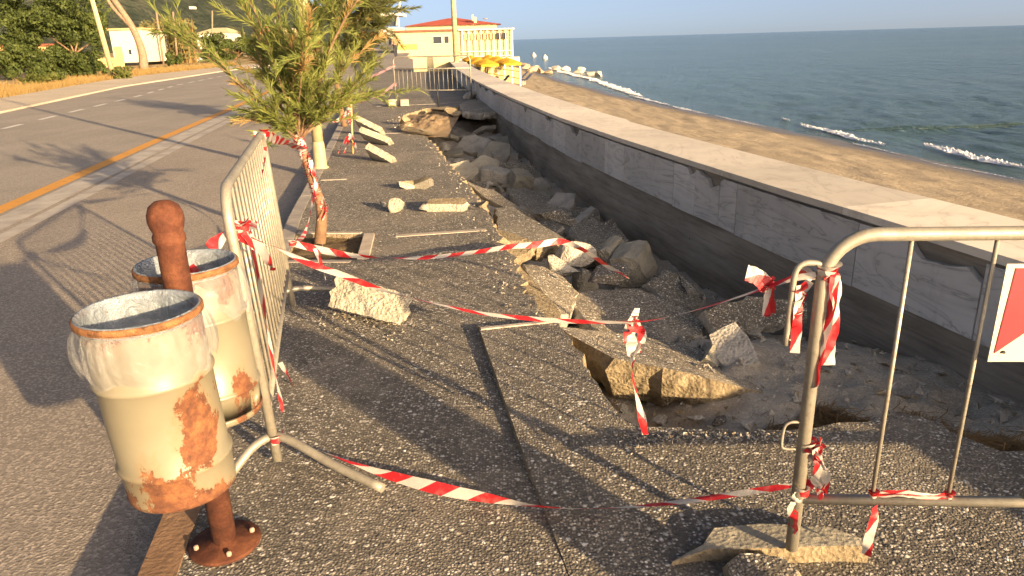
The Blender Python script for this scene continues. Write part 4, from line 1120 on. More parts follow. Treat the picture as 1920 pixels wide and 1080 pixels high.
tape('tape wound round the thin coupling hook beside the right post', m)
# hanging strip on the upper run
m = MB(); Yh = 2.3; knot(m, away(1188, 604, Yh), .012, 15, 5)
ribbon(m, [away(1195, 578, Yh), away(1190, 592, Yh), away(1186, 606, Yh)], .03, (0, 1), 2, .2)
ribbon(m, [away(1188, 606, Yh), away(1180, 628, Yh), away(1186, 650, Yh), away(1190, 664, Yh)], .05, (0, .6), 2, .1, 8, 0, .12)
ribbon(m, [away(1190, 604, Yh), away(1204, 626, Yh), away(1198, 650, Yh), away(1190, 664, Yh), away(1184, 690, Yh), away(1193, 740, Yh), away(1204, 785, Yh), away(1210, 815, Yh)], .034, (0, 4), 5, .5, 8, 0, .09)
tape('tape strip hanging from the middle of the upper run over the broken edge', m)
# lower run
m = MB()
low_ = lambda L_: [(p if p.z > at(x_, y_, .035).z else at(x_, y_, .035)) for p, (x_, y_) in zip(pxs(L_, 2.57, 1.915), L_)]
ribbon(m, low_([(522, 822), (560, 830), (600, 845), (650, 864), (700, 882), (740, 894), (790, 908), (850, 922), (900, 931), (950, 940), (1000, 948), (1060, 953), (1130, 953), (1210, 948), (1300, 938), (1380, 926), (1440, 917), (1482, 910)]), .06, (.4, 6.2), 8, .35, 6, 0, 0, [.25, .3, .55, 1, 1, .6, .4, .35, .3])
wrap(m, (.872, 1.915, .27), (0,0,1), .023, 2.5, .035, .03, 3); wrap(m, away(517, 822, 2.57), (0,0,1), .022, 2, .03, .03, 7)
ribbon(m, [V((.86, 1.9, .265)), V((.845, 1.9, .22)), V((.85, 1.9, .17)), V((.855, 1.9, .12))], .035, (0, 2), 3, .2)
tape('low tape sagging across the paving from the left barrier foot to the right post', m)
m = MB(); q0 = V((.895, 1.895, .415)); knot(m, q0, .016, 22, 7); wrap(m, (.872, 1.915, .42), (0,0,1), .022, 2, .03, .025, 3)
for dx, L_, u in ((.005, .12, .1), (.02, .15, .12), (.03, .17, .13)): ribbon(m, [q0, q0 + V((dx, -.01, -L_*.4)), q0 + V((dx*1.3, 0, -L_*.8)), q0 + V((dx*.8, 0, -L_))], .03, (dx*40, 2), 3, .4, 6, 0, u)
tape('red knot with pale frayed tails halfway up the right barrier post', m)
m = MB(); ax = Rb @ V((1,0,0)); r0 = bo + Rb @ V((.213, -.004, .228)); r1 = bo + Rb @ V((.435, -.004, .228))
for k in range(3): ribbon(m, [r0, r0.lerp(r1, .35) + V((0,-.012,.004+.004*k)), r0.lerp(r1, .7) + V((0,-.012,.002)), r1], .022, (k, k+1.5), 5+k, .3, 6, 0, .05*k)
wrap(m, r0, (0,0,1), .012, 2, .02, .02, 2); wrap(m, r1, (0,0,1), .012, 2, .02, .02, 2)
ribbon(m, [r0 + V((0,-.02,-.03)), r0 + V((0,-.025,-.08)), r0 + V((-.004,-.02,-.15)), r0 + V((-.004,-.02,-.21))], .032, (0, 1.4), 5, .2, 8, 0, .1)
tape('tape bunched along the bottom rail of the right barrier with a hanging end', m)
# second run over the trench edge
m = MB(); P4 = pxs([(549, 456), (590, 466), (650, 478), (700, 482), (760, 484), (810, 482), (860, 477), (910, 470), (960, 462), (1005, 459), (1050, 453)], 4.55, 5.2)
ribbon(m, P4 + [away(1085, 464, 5.15), away(1112, 480, 5.0), away(1140, 500, 4.9), away(1165, 512, 4.85), away(1178, 522, 4.8)], .056, (.2, 4.3), 13, .45, 8)
wrap(m, P4[0], (0,0,1), .024, 2, .03, .03, 2)
ribbon(m, [P4[1], P4[1] + V((.03,0,-.1)), P4[1] + V((.05,0,-.22))], .03, (0, 2), 4, .3)
tape('striped tape stretched from the left barrier over the broken edge into the trench', m)
# tapes on the left barrier
m = MB(); ribbon(m, [away(487, 248, 4.5), away(489, 290, 4.3), away(484, 330, 4.0), away(486, 360, 3.85), away(478, 395, 3.55), away(470, 412, 3.2), away(462, 428, 2.8)], .075, (1.2, 4.4), 31, .15, 8)
tape('striped tape hanging diagonally inside the left barrier from its far top corner', m)
m = MB(); ribbon(m, [away(440, 432, 2.58), away(415, 446, 2.56), away(392, 470, 2.52), away(372, 490, 2.55), away(352, 496, 2.46), away(366, 512, 2.42), away(372, 535, 2.4)], .055, (.3, 3), 33, .45, 8)
tape('tape tied from the left barrier post to the rim of the rear bin', m)
m = MB(); q0 = away(452, 440, 2.58)
ribbon(m, [q0, q0 + V((.03,0,-.06)), q0 + V((.04,0,-.16)), q0 + V((.045,0,-.34)), q0 + V((.05,0,-.55)), q0 + V((.06,.0,-.72))], .045, (1.2, 2.2), 35, .45, 8)
ribbon(m, [q0, q0 + V((.06,0,-.05)), q0 + V((.09,0,-.12)), q0 + V((.1,0,-.14))], .05, (0, 1), 3, .1, 6, 0, .12)
tape('tape tail running down the near post of the left barrier', m)
m = MB(); q0 = away(525, 680, 3.3); ribbon(m, [q0, away(540, 705, 3.3), away(552, 728, 3.3), away(556, 742, 3.32)], .03, (0, 2), 2, .2)
tape('short loose tape end poking through the bottom of the left barrier', m)
m = MB(); ribbon(m, pxs([(506, 255), (518, 262), (530, 266), (548, 272), (566, 280)], 4.6, 6.0), .07, (.4, 1.6), 3, .2)
wrap(m, away(497, 250, 4.6), (0,0,1), .026, 2, .04, .04, 2)
tape('short tape tied from the top of the left barrier to the leaning tamarisk trunk', m)
tape_end = tape('short tape tied from the top of the left barrier to the leaning tamarisk trunk', m)

# ================================================================== TREES
def strands(mb, P, D, n, L_, w_, r_, droop=.3, mi=0):
    """needle-like foliage around a branchlet P (list of points)"""
    for _ in range(n):
        i = r_.randrange(len(P)-1); p = P[i].lerp(P[i+1], r_.random()); t = (P[i+1]-P[i]).normalized()
        d = (t*r_.uniform(.7, 1.4) + V((r_.gauss(0,.42), r_.gauss(0,.42), r_.gauss(.25,.4)))).normalized()
        l = L_*r_.uniform(.5, 1.3); s_ = d.orthogonal().normalized(); s_.rotate(Matrix.Rotation(r_.uniform(0, 6.28), 3, d)); s_ *= w_*r_.uniform(.6, 1.2)
        m_ = p + d*l*.55; e = p + d*l + V((0,0,-droop*l*.4))
        mb.face([p - s_*.5, p + s_*.5, m_ + s_, m_ - s_], mi); mb.face([m_ - s_, m_ + s_, e], mi)
def limb(mb, p, d, L_, r0, r_, n=5, wob=.18, lift=.0):
    P = [V(p)]; d = V(d).normalized()
    for i in range(n):
        d = (d + V((r_.gauss(0, wob), r_.gauss(0, wob), r_.gauss(lift, wob*.7)))).normalized(); P.append(P[-1] + d*L_/n)
    mb.tube(P, [r0*(1-.75*i/n) for i in range(n+1)], 6); return P
def tamarisk(name, label, trunk, r0, limbs, seed, leaf, nd=46, sub=7, nl=.085, nw=.0055, group=None, subL=.5, loc=None):
    r_ = random.Random(seed); t = thing(name, label, 'tree', loc or trunk[0], 0, group)
    w = MB(); sp = spline(trunk, 5); w.tube(sp, [r0*(1.25 - .65*i/(len(sp)-1)) for i in range(len(sp))], 10)
    f = MB()
    for (a, d, L_, rr) in limbs:
        P = limb(w, a, d, L_, rr, r_, 6, .13)
        for k in range(sub):
            j = r_.randrange(1, len(P)-1); q = P[j].lerp(P[j+1], r_.random())
            dd = ((P[j+1]-P[j]).normalized()*.9 + V((r_.gauss(0,.42), r_.gauss(0,.42), r_.gauss(.4,.4))))
            B = limb(w, q, dd, subL*r_.uniform(.5, 1.2), rr*.28, r_, 5, .2, -.03)
            strands(f, B, None, nd, nl, nw, r_, .3, 1 if r_.random() < .1 else 0)
        strands(f, P[2:], None, nd*2, nl, nw, r_)
    w.build('trunk', BARK, t); f.build('crown', [leaf, DRY], t); return t
r_ = random.Random(11)
T0 = V((-1.66, 6.12, -.06))
tr = [T0, away(603, 395, 6.1), away(588, 345, 6.12), away(570, 290, 6.14), away(556, 250, 6.16)]
lim = []
top, mid = tr[-1], tr[-2]
ends = [((398, -10), 6.3, 16), ((440, -60), 6.5, 14), ((480, -40), 6.0, 14), ((535, -120), 6.2, 18), ((585, -140), 6.4, 18), ((625, -40), 6.3, 16), ((660, 0), 6.2, 14), ((650, 85), 6.0, 13), ((640, 155), 6.1, 13), ((505, 40), 5.8, 12), ((560, 60), 5.8, 12), ((610, 70), 5.9, 12), ((470, 60), 6.4, 12), ((512, 130), 6.0, 10), ((640, 130), 6.4, 12), ((590, 110), 6.5, 10), ((540, 165), 5.95, 10), ((512, 210), 6.05, 9), ((530, 225), 5.9, 9), ((575, 160), 6.0, 10), ((620, 170), 6.0, 10), ((500, 150), 6.2, 10)]
for (px, py), Y, rr in ends:
    e = away(px, py, Y); a = top.lerp(mid, r_.uniform(0, .5)); lim.append((a, e-a, (e-a).length, rr/1000))
t1 = tamarisk('tamarisk_tree', 'young wispy tamarisk leaning from the tree pit, its trunk wrapped in tape', tr, .042, lim, 5, LEAF_TAM, 85, 9, .1, .0036, 'tamarisk trees along the kerb', .42)
# tree further along the row
b_ = V((-3.35, 15.3, 0)); tr2 = [b_, away(632, 160, 15.3), away(640, 110, 15.3), away(633, 60, 15.3), away(645, 30, 15.2)]
lim2 = []
for (px, py), Y in [((610, 10), 15.2), ((600, -60), 15.4), ((640, -120), 15.2), ((690, -100), 15.0), ((725, -40), 15.0), ((722, 10), 15.2), ((705, 50), 15), ((690, 80), 15.2), ((668, 60), 14.8), ((655, 90), 15), ((620, 40), 15.6), ((700, 20), 14.7), ((670, 0), 14.6), ((680, 110), 15.2), ((640, -40), 14.8), ((712, -10), 15.4)]:
    e = away(px, py, Y); a = tr2[-1].lerp(tr2[-2], r_.uniform(0, .8)); lim2.append((a, e-a, (e-a).length, .018))
tamarisk('tamarisk_tree', 'denser dark tamarisk with a crooked trunk farther along the kerb', tr2, .05, lim2, 8, LEAF_FAR, 110, 11, .16, .008, 'tamarisk trees along the kerb', .6)
# tape wrapped round the leaning trunk
m = MB(); spT = spline(tr, 10); n = len(spT); P = []
for i in range(9, n-2):
    p = spT[i]; d = (spT[i+1]-p).normalized(); a = d.orthogonal().normalized(); b = d.cross(a)
    for k in range(4): q = 2*pi*(k/4 + i*.13); P.append(p.lerp(spT[i+1], k/4) + (a*cos(q) + b*sin(q))*(.045 + .012*nz((i, k, 3))))
ribbon(m, P, .03, (0, 3), 5, .45, 2)
for k in range(7):
    i = r_.randrange(12, n-3); p = spT[i] + V((.03, -.03, 0)); ribbon(m, [p, p + V((r_.uniform(-.03, .06), -.02, -.07)), p + V((r_.uniform(-.05, .09), -.02, -.17))], .035, (0, 2), k, .3, 6, 0, r_.random())
ribbon(m, [away(582, 300, 5.95), away(592, 345, 5.9), away(586, 380, 5.8), away(580, 410, 5.6), away(570, 440, 5.2), away(553, 456, 4.6)], .036, (0, 5), 8, .3)
ribbon(m, [away(604, 455, 5.9), away(607, 480, 5.8), away(611, 498, 5.7)], .04, (0, 2), 8, .3)
tape('torn tape bandaged round the leaning tamarisk trunk with loose ends', m)
# stake with tapes by the leaning slabs
sb = at(662, 288); m = MB(); m.tube([sb, away(656, 150, sb.y+.05)], .014, 8)
tag(m.build('stake', WOODY, origin=sb), 'thin wooden stake wound with tape beside the leaning slabs', 'stake')
m = MB()
for z in (.25, .5, .62, .75): wrap(m, sb + V((0, .02, z)), (0,0,1), .024, 3, .1, .06, int(z*10)); knot(m, sb + V((0, -.02, z)), .035, int(z*20), 4)
for dx in (-.22, .08, -.12): ribbon(m, [sb + V((0,-.03,.3)), sb + V((dx*.6,-.05,.15)), sb + V((dx,-.05,.02))], .06, (0, 2), int(dx*50), .3)
ribbon(m, [sb + V((-.03,0,.62)), sb + V((-.2,-.1,.5)), V((-2.5,10.0,.62))], .06, (0, 2), 3, .4)
tape('faded tape knotted round the thin stake with ends reaching the ground', m)
m = MB(); q1 = fb0 + V((0, 0, .95)); ribbon(m, [sb + V((0,.03,1.0)), (sb + q1)/2 + V((0,0,.48)), q1], .07, (1.2, 3), 4, .4, 14)
ribbon(m, [sb + V((0,.03,.7)), (sb + q1)/2 + V((0,0,.02)), fb0 + V((0,0,.45))], .07, (1.2, 3), 7, .4, 14); knot(m, q1, .04, 3, 5); knot(m, fb0 + V((0,0,.4)), .06, 5, 6)
tape('faded tape running from the stake to the far barrier', m)
# lamp posts
def lamp(label, base, H, r, lean=(0,0), arm=1.4, side=(-1, 0)):
    t = thing('street_lamp', label, 'street lamp', base, 0, 'cream street lamps'); tip = V((lean[0], lean[1], H))
    m = MB(); m.lathe([(r*1.5, 0), (r*1.5, .012), (r*1.18, .03), (r*1.1, .32), (r*1.02, .34), (r, .36)], (0,0,0), 20); m.build('base_collar', POLEM, t, True)
    m = MB(); m.tube([V((0,0,.3)), V((0,0,.3)).lerp(tip, .5), tip], [r, r*.85, r*.6], 16); m.build('pole', POLEM, t, True)
    s_ = V((side[0], side[1], 0)); m = MB(); m.tube(spline([tip, tip + s_*arm*.4 + V((0,0,.25)), tip + s_*arm + V((0,0,.3))], 5), r*.4, 8); m.build('arm', POLEM, t, True)
    m = MB(); c = tip + s_*(arm+.2) + V((0,0,.29)); m.box(c, (.5, .2, .09), atan2(s_.y, s_.x)); m.build('lamp_head', POLEM, t, True)
    return t
lamp('cream street lamp post rising through the tamarisk crown by the kerb', V((-2.58, 10.05, 0)), 6.2, .075)
lamp('cream street lamp post standing at the end of the sea wall before the restaurant', away(856, 128, 42), 8.5, .15, (.0, 0))
lamp('leaning pale street lamp post beside the big shrub across the road', at(213, 147, -.1), 9.0, .17, (-.75, 0), 1.4, (1, -.3))

# clumpy broadleaf crowns
def crown(mb, c, R, n, lf, r_, squash=1.0, clumps=14, mi=0, hollow=.35, flat=False):
    cl = []
    for _ in range(clumps):
        d = V((r_.gauss(0,1), r_.gauss(0,1), r_.gauss(0,1))).normalized()*r_.uniform(.35, .95)
        cl.append((V((c[0] + d.x*R[0], c[1] + d.y*R[1], c[2] + d.z*R[2])), r_.uniform(.22, .42)))
    for _ in range(n):
        q, s_ = r_.choice(cl); d = V((r_.gauss(0,1), r_.gauss(0,1), r_.gauss(0,1))).normalized()*r_.uniform(.5, 1.08)
        p = q + V((d.x*R[0]*s_, d.y*R[1]*s_, d.z*R[2]*s_))
        nrm = (d + V((r_.gauss(0,.6), r_.gauss(0,.6), r_.gauss(0,.6)))).normalized(); a = nrm.orthogonal().normalized(); a.rotate(Matrix.Rotation(r_.uniform(0, 6.28), 3, nrm)); b = nrm.cross(a)
        l = lf*r_.uniform(.6, 1.4); mb.face([p - a*l, p + b*l*.45, p + a*l, p - b*l*.45], mi)
def shrub(name, label, cat, base, R, h, n, lf, leaf, seed, group=None, stems=4, clumps=16, bark=BARK):
    r_ = random.Random(seed); t = thing(name, label, cat, base, 0, group)
    m = MB(); crown(m, (base[0], base[1], base[2] + h), R, n, lf, r_, clumps=clumps); m.build('crown', leaf, t)
    w = MB()
    for k in range(stems):
        e = V((base[0] + r_.uniform(-.5, .5)*R[0], base[1] + r_.uniform(-.5, .5)*R[1], base[2] + h + r_.uniform(-.2, .4)*R[2]))
        w.tube(spline([V(base) + V((r_.uniform(-.1, .1)*R[0], 0, -.05)), V(base).lerp(e, .5) + V((r_.gauss(0,.1)*R[0], 0, 0)), e], 4), [.03*R[0]]*5 + [.022*R[0]]*4, 6)
    w.build('stem', bark, t); return t
bs = at(110, 156, -.1)
r_ = random.Random(41); t = thing('shrub_tree', 'big dark green shrubby tree bulging over the dry verge across the road', 'tree', bs)
m = MB()
for (px, py), Y, R_ in (((40, 60), bs.y+1, 1.5), ((95, 40), bs.y, 1.7), ((140, 30), bs.y, 1.6), ((70, 100), bs.y, 1.3), ((150, 95), bs.y-.5, 1.3), ((110, 125), bs.y-.8, 1.2), ((60, -40), bs.y, 1.9), ((140, -50), bs.y, 1.9), ((170, 45), bs.y, 1.1), ((172, 128), bs.y-.6, .8), ((30, 110), bs.y-.5, 1.2), ((85, 135), bs.y-1, .9), ((20, 20), bs.y+1.5, 1.4)):
    crown(m, away(px, py, Y*1.22), (R_*1.26, R_*1.26, R_*1.05), 3300, .125, r_, clumps=26)
m.build('crown', LEAF_DARK, t)
w = MB()
for e in ((150, 60), (120, 50), (170, 80), (95, 70)): w.tube(spline([at(143, 141, -.1), away(140, 105, bs.y*1.2), away(*e, bs.y*1.21)], 4), .06, 6)
w.build('stem', BARK, t)
# leaning pine beyond
pb = at(270, 131, -.1); t = thing('pine_tree', 'leaning pine with a bare grey trunk in front of the white house', 'tree', pb)
w = MB(); w.tube(spline([pb, away(266, 95, pb.y), away(250, 55, pb.y), away(228, 20, pb.y), away(200, -20, pb.y), away(170, -70, pb.y)], 4), [.42, .4, .38, .36, .34, .32, .3, .3, .29, .28, .27, .26, .25, .25, .24, .23, .22, .21, .2, .19, .18], 10)
w.tube(spline([away(250, 55, pb.y), away(235, 38, pb.y), away(205, 5, pb.y), away(185, -50, pb.y)], 4), [.22]*6 + [.16]*7, 8)
w.build('trunk', BARK_G, t); m = MB()
for px, py, q in ((150, -120, 4), (200, -110, 4), (110, -80, 3), (240, -90, 3)): crown(m, away(px, py, pb.y), (q, q, 1.6), 1500, .25, random.Random(px), clumps=10)
m.build('crown', LEAF_FAR, t)
shrub('round_bush', 'small round clipped bush at the road edge before the silver car', 'bush', at(328, 124, -.1), (1.0, 1.0, .8), .7, 2200, .12, LEAF_DARK, 3)
for i, (lab, px, py, R_, h, n) in enumerate((('dark hedge bush right of the parked silver car', 400, 116, (3.0, 2, 1.8), 1.5, 3000), ('dark hedge bush between the first hedge bush and the tamarisk crown', 440, 112, (3.2, 2, 2.0), 1.6, 3000), ('low weed clump at the foot of the big shrub on the left', 90, 160, (1.2, .8, .4), .25, 900), ('low weed clump below the leaning lamp post', 225, 148, (.9, .6, .5), .3, 700), ('dull green bush at the left edge of the photo by the ochre building', 8, 140, (1.5, 1, .9), .6, 1200), ('far green bush behind the tamarisk crown', 520, 96, (5, 3, 2.4), 2, 2500), ('far bush beside the promenade left of the two walkers', 690, 84, (5, 3, 3), 2.2, 1500))):
    shrub('bush', lab, 'bush', at(px, py, -.1), R_, h, n, .1 if n < 1500 else .2, GRASSG if 'weed' in lab else LEAF_DARK, 60+i, 'bushes along the far side of the road')
# cane thicket: upright stalks with drooping leaves
for lab, x0, x1, yb, n, seed in (('tall giant cane thicket with dry plumes behind the round bush', 280, 365, 118, 420, 3), ('sparse dry cane clump seen through the tamarisk crown', 480, 560, 108, 200, 4)):
    r_ = random.Random(seed); c = at((x0+x1)/2, yb, -.1); t = thing('cane_thicket', lab, 'cane thicket', c, 0, 'cane thickets'); f, st = MB(), MB()
    a, b = at(x0, yb, -.1), at(x1, yb, -.1); hh = 5.2 if seed == 3 else 4
    for _ in range(n):
        p = a.lerp(b, r_.random()) + V((0, r_.uniform(-1.5, 2.5), 0)); h = hh*r_.uniform(.6, 1.05); ln_ = V((r_.gauss(0,.25), r_.gauss(0,.2), h)); q = p + ln_
        s_ = V((.035, 0, 0)); st.face([p - s_, p + s_, q + s_*.5, q - s_*.5])
        for k in range(11):
            u = r_.uniform(.15, 1); e = p + ln_*u; d = V((r_.gauss(0,1), r_.gauss(0,.7), .35)).normalized()*r_.uniform(.3, .7); s2 = V((0,0,.06)) if r_.random() < .5 else V((.06,0,0))
            f.face([e - s2, e + s2, e + d*.6 + s2*.8 + V((0,0,.1)), e + d + V((0,0,-.15))])
    st.build('stalk', DRY, t); f.build('foliage', LEAF_CANE, t)
# dry grass on the verge
r_ = random.Random(9); gr = MB()
V0 = [(-60, 214), (-60, 160), (60, 150), (215, 143), (300, 128), (450, 117), (450, 122), (330, 134), (232, 145), (120, 164), (0, 185)]
for _ in range(9000):
    px = r_.uniform(-60, 440); y_hi = interp(px, [-60, 0, 120, 232, 330, 420, 450], [200, 186, 165, 146, 135, 126, 122]); py = y_hi - abs(r_.gauss(0, 1))*11*(1 - px/520) - .5
    p = at(px, max(py, 108), -.1)
    if p.y > 110: continue
    d = V((r_.gauss(0,.1), r_.gauss(0,.1), r_.uniform(.08, .34))); s_ = V((.016, 0, 0))*(1 + p.y/60); gr.face([p - s_, p + s_, p + d])
tag(gr.build('dry_grass', DRY), kind='stuff')

# ================================================================== BUILDINGS
def house(name, label, cx0, cx1, ytop, ybase, Y, depth, wallm, roof=None, wins=(), group=None, cat='building', gable=0.0, base_z=None):
    a, b = away(cx0, ybase, Y), away(cx1, ybase, Y); z0 = base_z if base_z is not None else a.z; zt = away((cx0+cx1)/2, ytop, Y).z
    t = thing(name, label, cat, (a.x, Y, z0), 0, group); W = b.x-a.x; h = zt-z0
    m = MB(); m.box((W/2, depth/2, h/2), (W, depth, h)); wl = m.build('wall', wallm, t, True)
    if roof is not None:
        m = MB()
        if gable:
            e = .25; A = [V((-e,-e,h)), V((W+e,-e,h)), V((W+e,depth+e,h)), V((-e,depth+e,h))]; r0, r1 = V((W*.28,depth/2,h+gable)), V((W*.72,depth/2,h+gable))
            for q in ([A[0],A[1],r1,r0], [A[2],A[3],r0,r1], [A[1],A[2],r1], [A[3],A[0],r0], A[::-1]): m.face(q)
        else: m.box((W/2, depth/2, h+.11), (W+.5, depth+.5, .2))
        m.build('roof', roof, t, True)
    for (u0, u1, v0, v1, mt) in wins:
        m = MB(); m.box((W*(u0+u1)/2, -.02, h*(v0+v1)/2), (W*(u1-u0)+.1, .06, h*(v1-v0)+.1)); fr = m.build('window', wallm if mt is not GLASS else WHITE, t, True)
        m = MB(); m.box((W*(u0+u1)/2, -.055, h*(v0+v1)/2), (W*(u1-u0), .02, h*(v1-v0))); m.build('pane', mt, fr, True)
    return t, W, h
# beach restaurant
t, W, h = house('beach_restaurant', 'cream single-storey beach restaurant with low red hipped roof by the sea', 742, 963, 57, 118, 82, 9, CREAM, None,
      [(.33, .40, .6, .82, GLASS), (.425, .46, .6, .82, GLASS), (.02, .19, .42, .6, ORANGE)])
z1 = h
m = MB(); m.box((W*.255, -.12, h+.06), (W*.53, .6, .16)); m.build('fascia', MAROON, t, True)
m = MB(); m.box((W*.78, -.2, h+.02), (W*.47, .5, .12)); m.build('awning_edge', WHITE, t, True)
m = MB(); m.box((W*.48, 4.5, h+.32), (W*.76, 7, .5)); m.build('attic_wall', CREAM, t, True)
m = MB(); x0, x1 = W*.08, W*.9; A = [V((x0,.5,h+.55)), V((x1,.5,h+.55)), V((x1,8.5,h+.55)), V((x0,8.5,h+.55))]; r0, r1 = V((W*.44,4.5,h+1.35)), V((W*.52,4.5,h+1.35))
for q in ([A[0],A[1],r1,r0], [A[2],A[3],r0,r1], [A[1],A[2],r1], [A[3],A[0],r0], A[::-1]): m.face(q)
m.build('roof', ROOF, t, True)
m = MB(); m.box((W*.685, 1.5, h+.75), (.3, .3, 1.1)); m.box((W*.665, 1.2, h+1.25), (.16, .2, .6)); m.build('chimney', CREAM, t, True)
m = MB(); m.lathe([(0, 0), (.2, .04), (.3, .12)], (W*.77, 2, h+1.05), 12); m.build('dish', WHITE, t, True)
for k in range(9): m = MB(); m.box((W*(.58 + .0515*k), -.32, h*.5), (.09, .09, h)); m.build('veranda_post', WHITE, t, True)
for k in range(7): m = MB(); m.box((W*(.61 + .054*k), -.2, h*.78), (W*.04, .04, h*.2)); m.build('shade_panel', OCHRE if k < 5 else GLASS, t, True)
m = MB(); m.box((W*.775, -.32, h*.3), (W*.44, .06, .08)); m.box((W*.775, -.32, h*.14), (W*.44, .05, .05)); m.build('railing', WHITE, t, True)
m = MB(); m.box((W*.8, -1.2, h*.02), (W*.5, 2.4, .5)); m.box((W*.2, -.6, -.2), (W*.46, .5, .9)); m.build('terrace', CREAMW, t, True)
# parapet stub, tower building
pA = away(776, 124, 44); m = MB(); m.box((0, 0, .38), (2.6, .35, .86)); o = m.build('parapet', CREAM, origin=None); o.location = (pA.x + 1.3, 44, 0); tag(o, 'blank cream parapet wall standing across the promenade before the restaurant', 'parapet')
t, W, h = house('lookout_building', 'white two-storey lookout building with flat roof left of the restaurant', 712, 752, 52, 92, 95, 5, CREAMW, None, [(.45, .62, .2, .5, GLASS)])
for x in (.1, W-.1): m = MB(); m.box((x, .2, h+.7), (.16, .16, 1.4)); m.build('post', WHITE, t, True)
m = MB(); m.box((W*.5, 1, h+.7), (W*.7, 1.5, 1.0)); m.build('glazing', GLASS, t, True)
m = MB(); m.box((W/2, 2, h+1.5), (W+.7, 5, .35)); m.build('roof', WHITE, t, True)
m = MB(); m.tube([V((W*.85, 0, h+.2)), V((W*1.12, 0, h+3.0))], .13, 8); m.build('slanted_mast', WHITE, t, True)
m = MB(); m.tube([V((W*.62, 1, h+1.6)), V((W*.62, 1, h+4.0))], .05, 6); m.build('mast', WHITE, t, True)
# houses inland
house('white_house', 'plain white house gable behind the leaning pine trunk', 216, 276, 56, 118, 92, 9, CREAMW, OCHRE, [(.5, .58, .25, .4, GLASS), (.76, .88, .3, .62, OCHRE), (.05, .3, .0, .5, OCHRE)])
house('ochre_house', 'low ochre house at the left edge behind the big shrub', -60, 66, 88, 132, 75, 8, OCHRE, MAROON, [(.3, .4, .3, .7, GLASS), (.7, .78, .3, .7, GLASS)])
house('small_white_house', 'small white house with a pale sloping roof behind the silver car', 372, 432, 62, 92, 130, 8, CREAMW, CREAM, [(.2, .3, .3, .6, GLASS)], gable=.9)
house('pink_house', 'far pink house with red roof seen through the tamarisk crown', 484, 512, 62, 80, 170, 9, OCHRE, ROOF, [(.3, .5, .4, .7, GLASS)], gable=1.4)
house('cream_house', 'far cream house with flat roof right of the pink house', 520, 552, 56, 80, 180, 9, CREAM, WHITE, [(.2, .35, .4, .7, GLASS), (.6, .75, .4, .7, GLASS)])
house('hillside_house', 'tiny white house alone high on the wooded hillside', 355, 362, 12, 17, 700, 8, CREAMW, None)
# low wall and hut bits by the white house
m = MB(); a = at(205, 126, -.1); m.box((0, 0, .5), (3.4, .25, 1.0)); o = m.build('ochre_wall', OCHRE); o.location = a; tag(o, 'low ochre garden wall between the leaning lamp post and the white house', 'wall')
# utility poles
for i, (lab, px, y0, y1, Y, lean) in enumerate((('brown utility pole above the small white house', 398, 62, 20, 120, .0), ('leaning dead pole rising from the cane thicket', 305, 60, 18, 95, -.8), ('second leaning dead pole rising from the cane thicket', 332, 50, 22, 95, -.5), ('thin pole beside the far cream house', 516, 75, 36, 150, 0))):
    a, b = away(px, 110, Y), away(px, y1, Y); m = MB(); m.tube([V((a.x, Y, -.1)), V((b.x+lean, Y, b.z))], .12, 8)
    tag(m.build('utility_pole', BARK_G, origin=(a.x, Y, -.1)), lab, 'pole', 'poles beyond the road')

# ================================================================== BEACH FURNITURE, ROCKS, BUOYS
def parasol(label, loc, rz):
    t = thing('beach_parasol', label, 'parasol', loc, rz, 'yellow parasols on the beach')
    m = MB(); m.tube([(0,0,0), (0,0,2.25)], .035, 8); m.build('pole', DARK, t, True)
    m = MB(); n = 8; R_ = 1.1
    for k in range(n):
        a, b = 2*pi*k/n, 2*pi*(k+1)/n; A, B = V((cos(a)*R_, sin(a)*R_, 1.85)), V((cos(b)*R_, sin(b)*R_, 1.85)); T = V((0,0,2.3)); M_ = (A+B)/2 + V((0,0,.05))
        m.face([T, A, M_]); m.face([T, M_, B]); d = V((0,0,-.2)); m.face([A, A + d, M_ + d, M_]); m.face([M_, M_ + d, B + d, B])
    m.build('canopy', UMB, t, True); t.scale = (.8, .8, .8); return t
def bed(label, loc, rz):
    t = thing('sun_bed', label, 'sun bed', loc, rz, 'navy sun beds under the parasols'); m = MB(); m.box((0,0,.34), (1.3, .6, .07)); m.build('seat', NAVY, t, True)
    m = MB(); m.box((.85, 0, .55), (.6, .6, .07), M=Matrix.Rotation(-.8, 3, 'Y')); m.build('backrest', NAVY, t, True)
    for x in (-.5, .5):
        for y in (-.25, .25): m = MB(); m.box((x, y, .155), (.05, .05, .31)); m.build('leg', WHITE, t, True)
    return t
BZ = -1.5
P0 = B0 = None; spots_ = []
for row in range(2):
    for k in range(6):
        Y = 54 + k*3.3 + row*1.2; x = -1.3 + row*1.6 - k*.42 + .2*(k % 2); spots_.append((x, Y, row, k))
words = ['nearest', 'second nearest', 'third', 'fourth', 'fifth', 'farthest']
for x, Y, row, k in spots_:
    lab = '%s yellow parasol in the row %s' % (words[k], 'along the sea wall' if row == 0 else 'nearer the water')
    if P0 is None: P0 = parasol(lab, (x, Y, BZ), .3)
    else: dup(P0, (x, Y, BZ), .3 + k*.2, lab)
    lab = 'navy sun bed under the %s parasol of the row %s' % (words[k], 'along the sea wall' if row == 0 else 'nearer the water')
    if B0 is None: B0 = bed(lab, (x + .5, Y - .9, BZ), -.3)
    else: dup(B0, (x + .5, Y - .9, BZ), -.3 + .1*k, lab)
fn = thing('beach_fence', 'yellow picket fence on the beach just outside the sea wall', 'fence', (0, 55, -1.2)); N = 30
def fpt(k): t = k/(N-1); return V((.95 - 2.95*t, 50 + 12.5*t, -1.2))
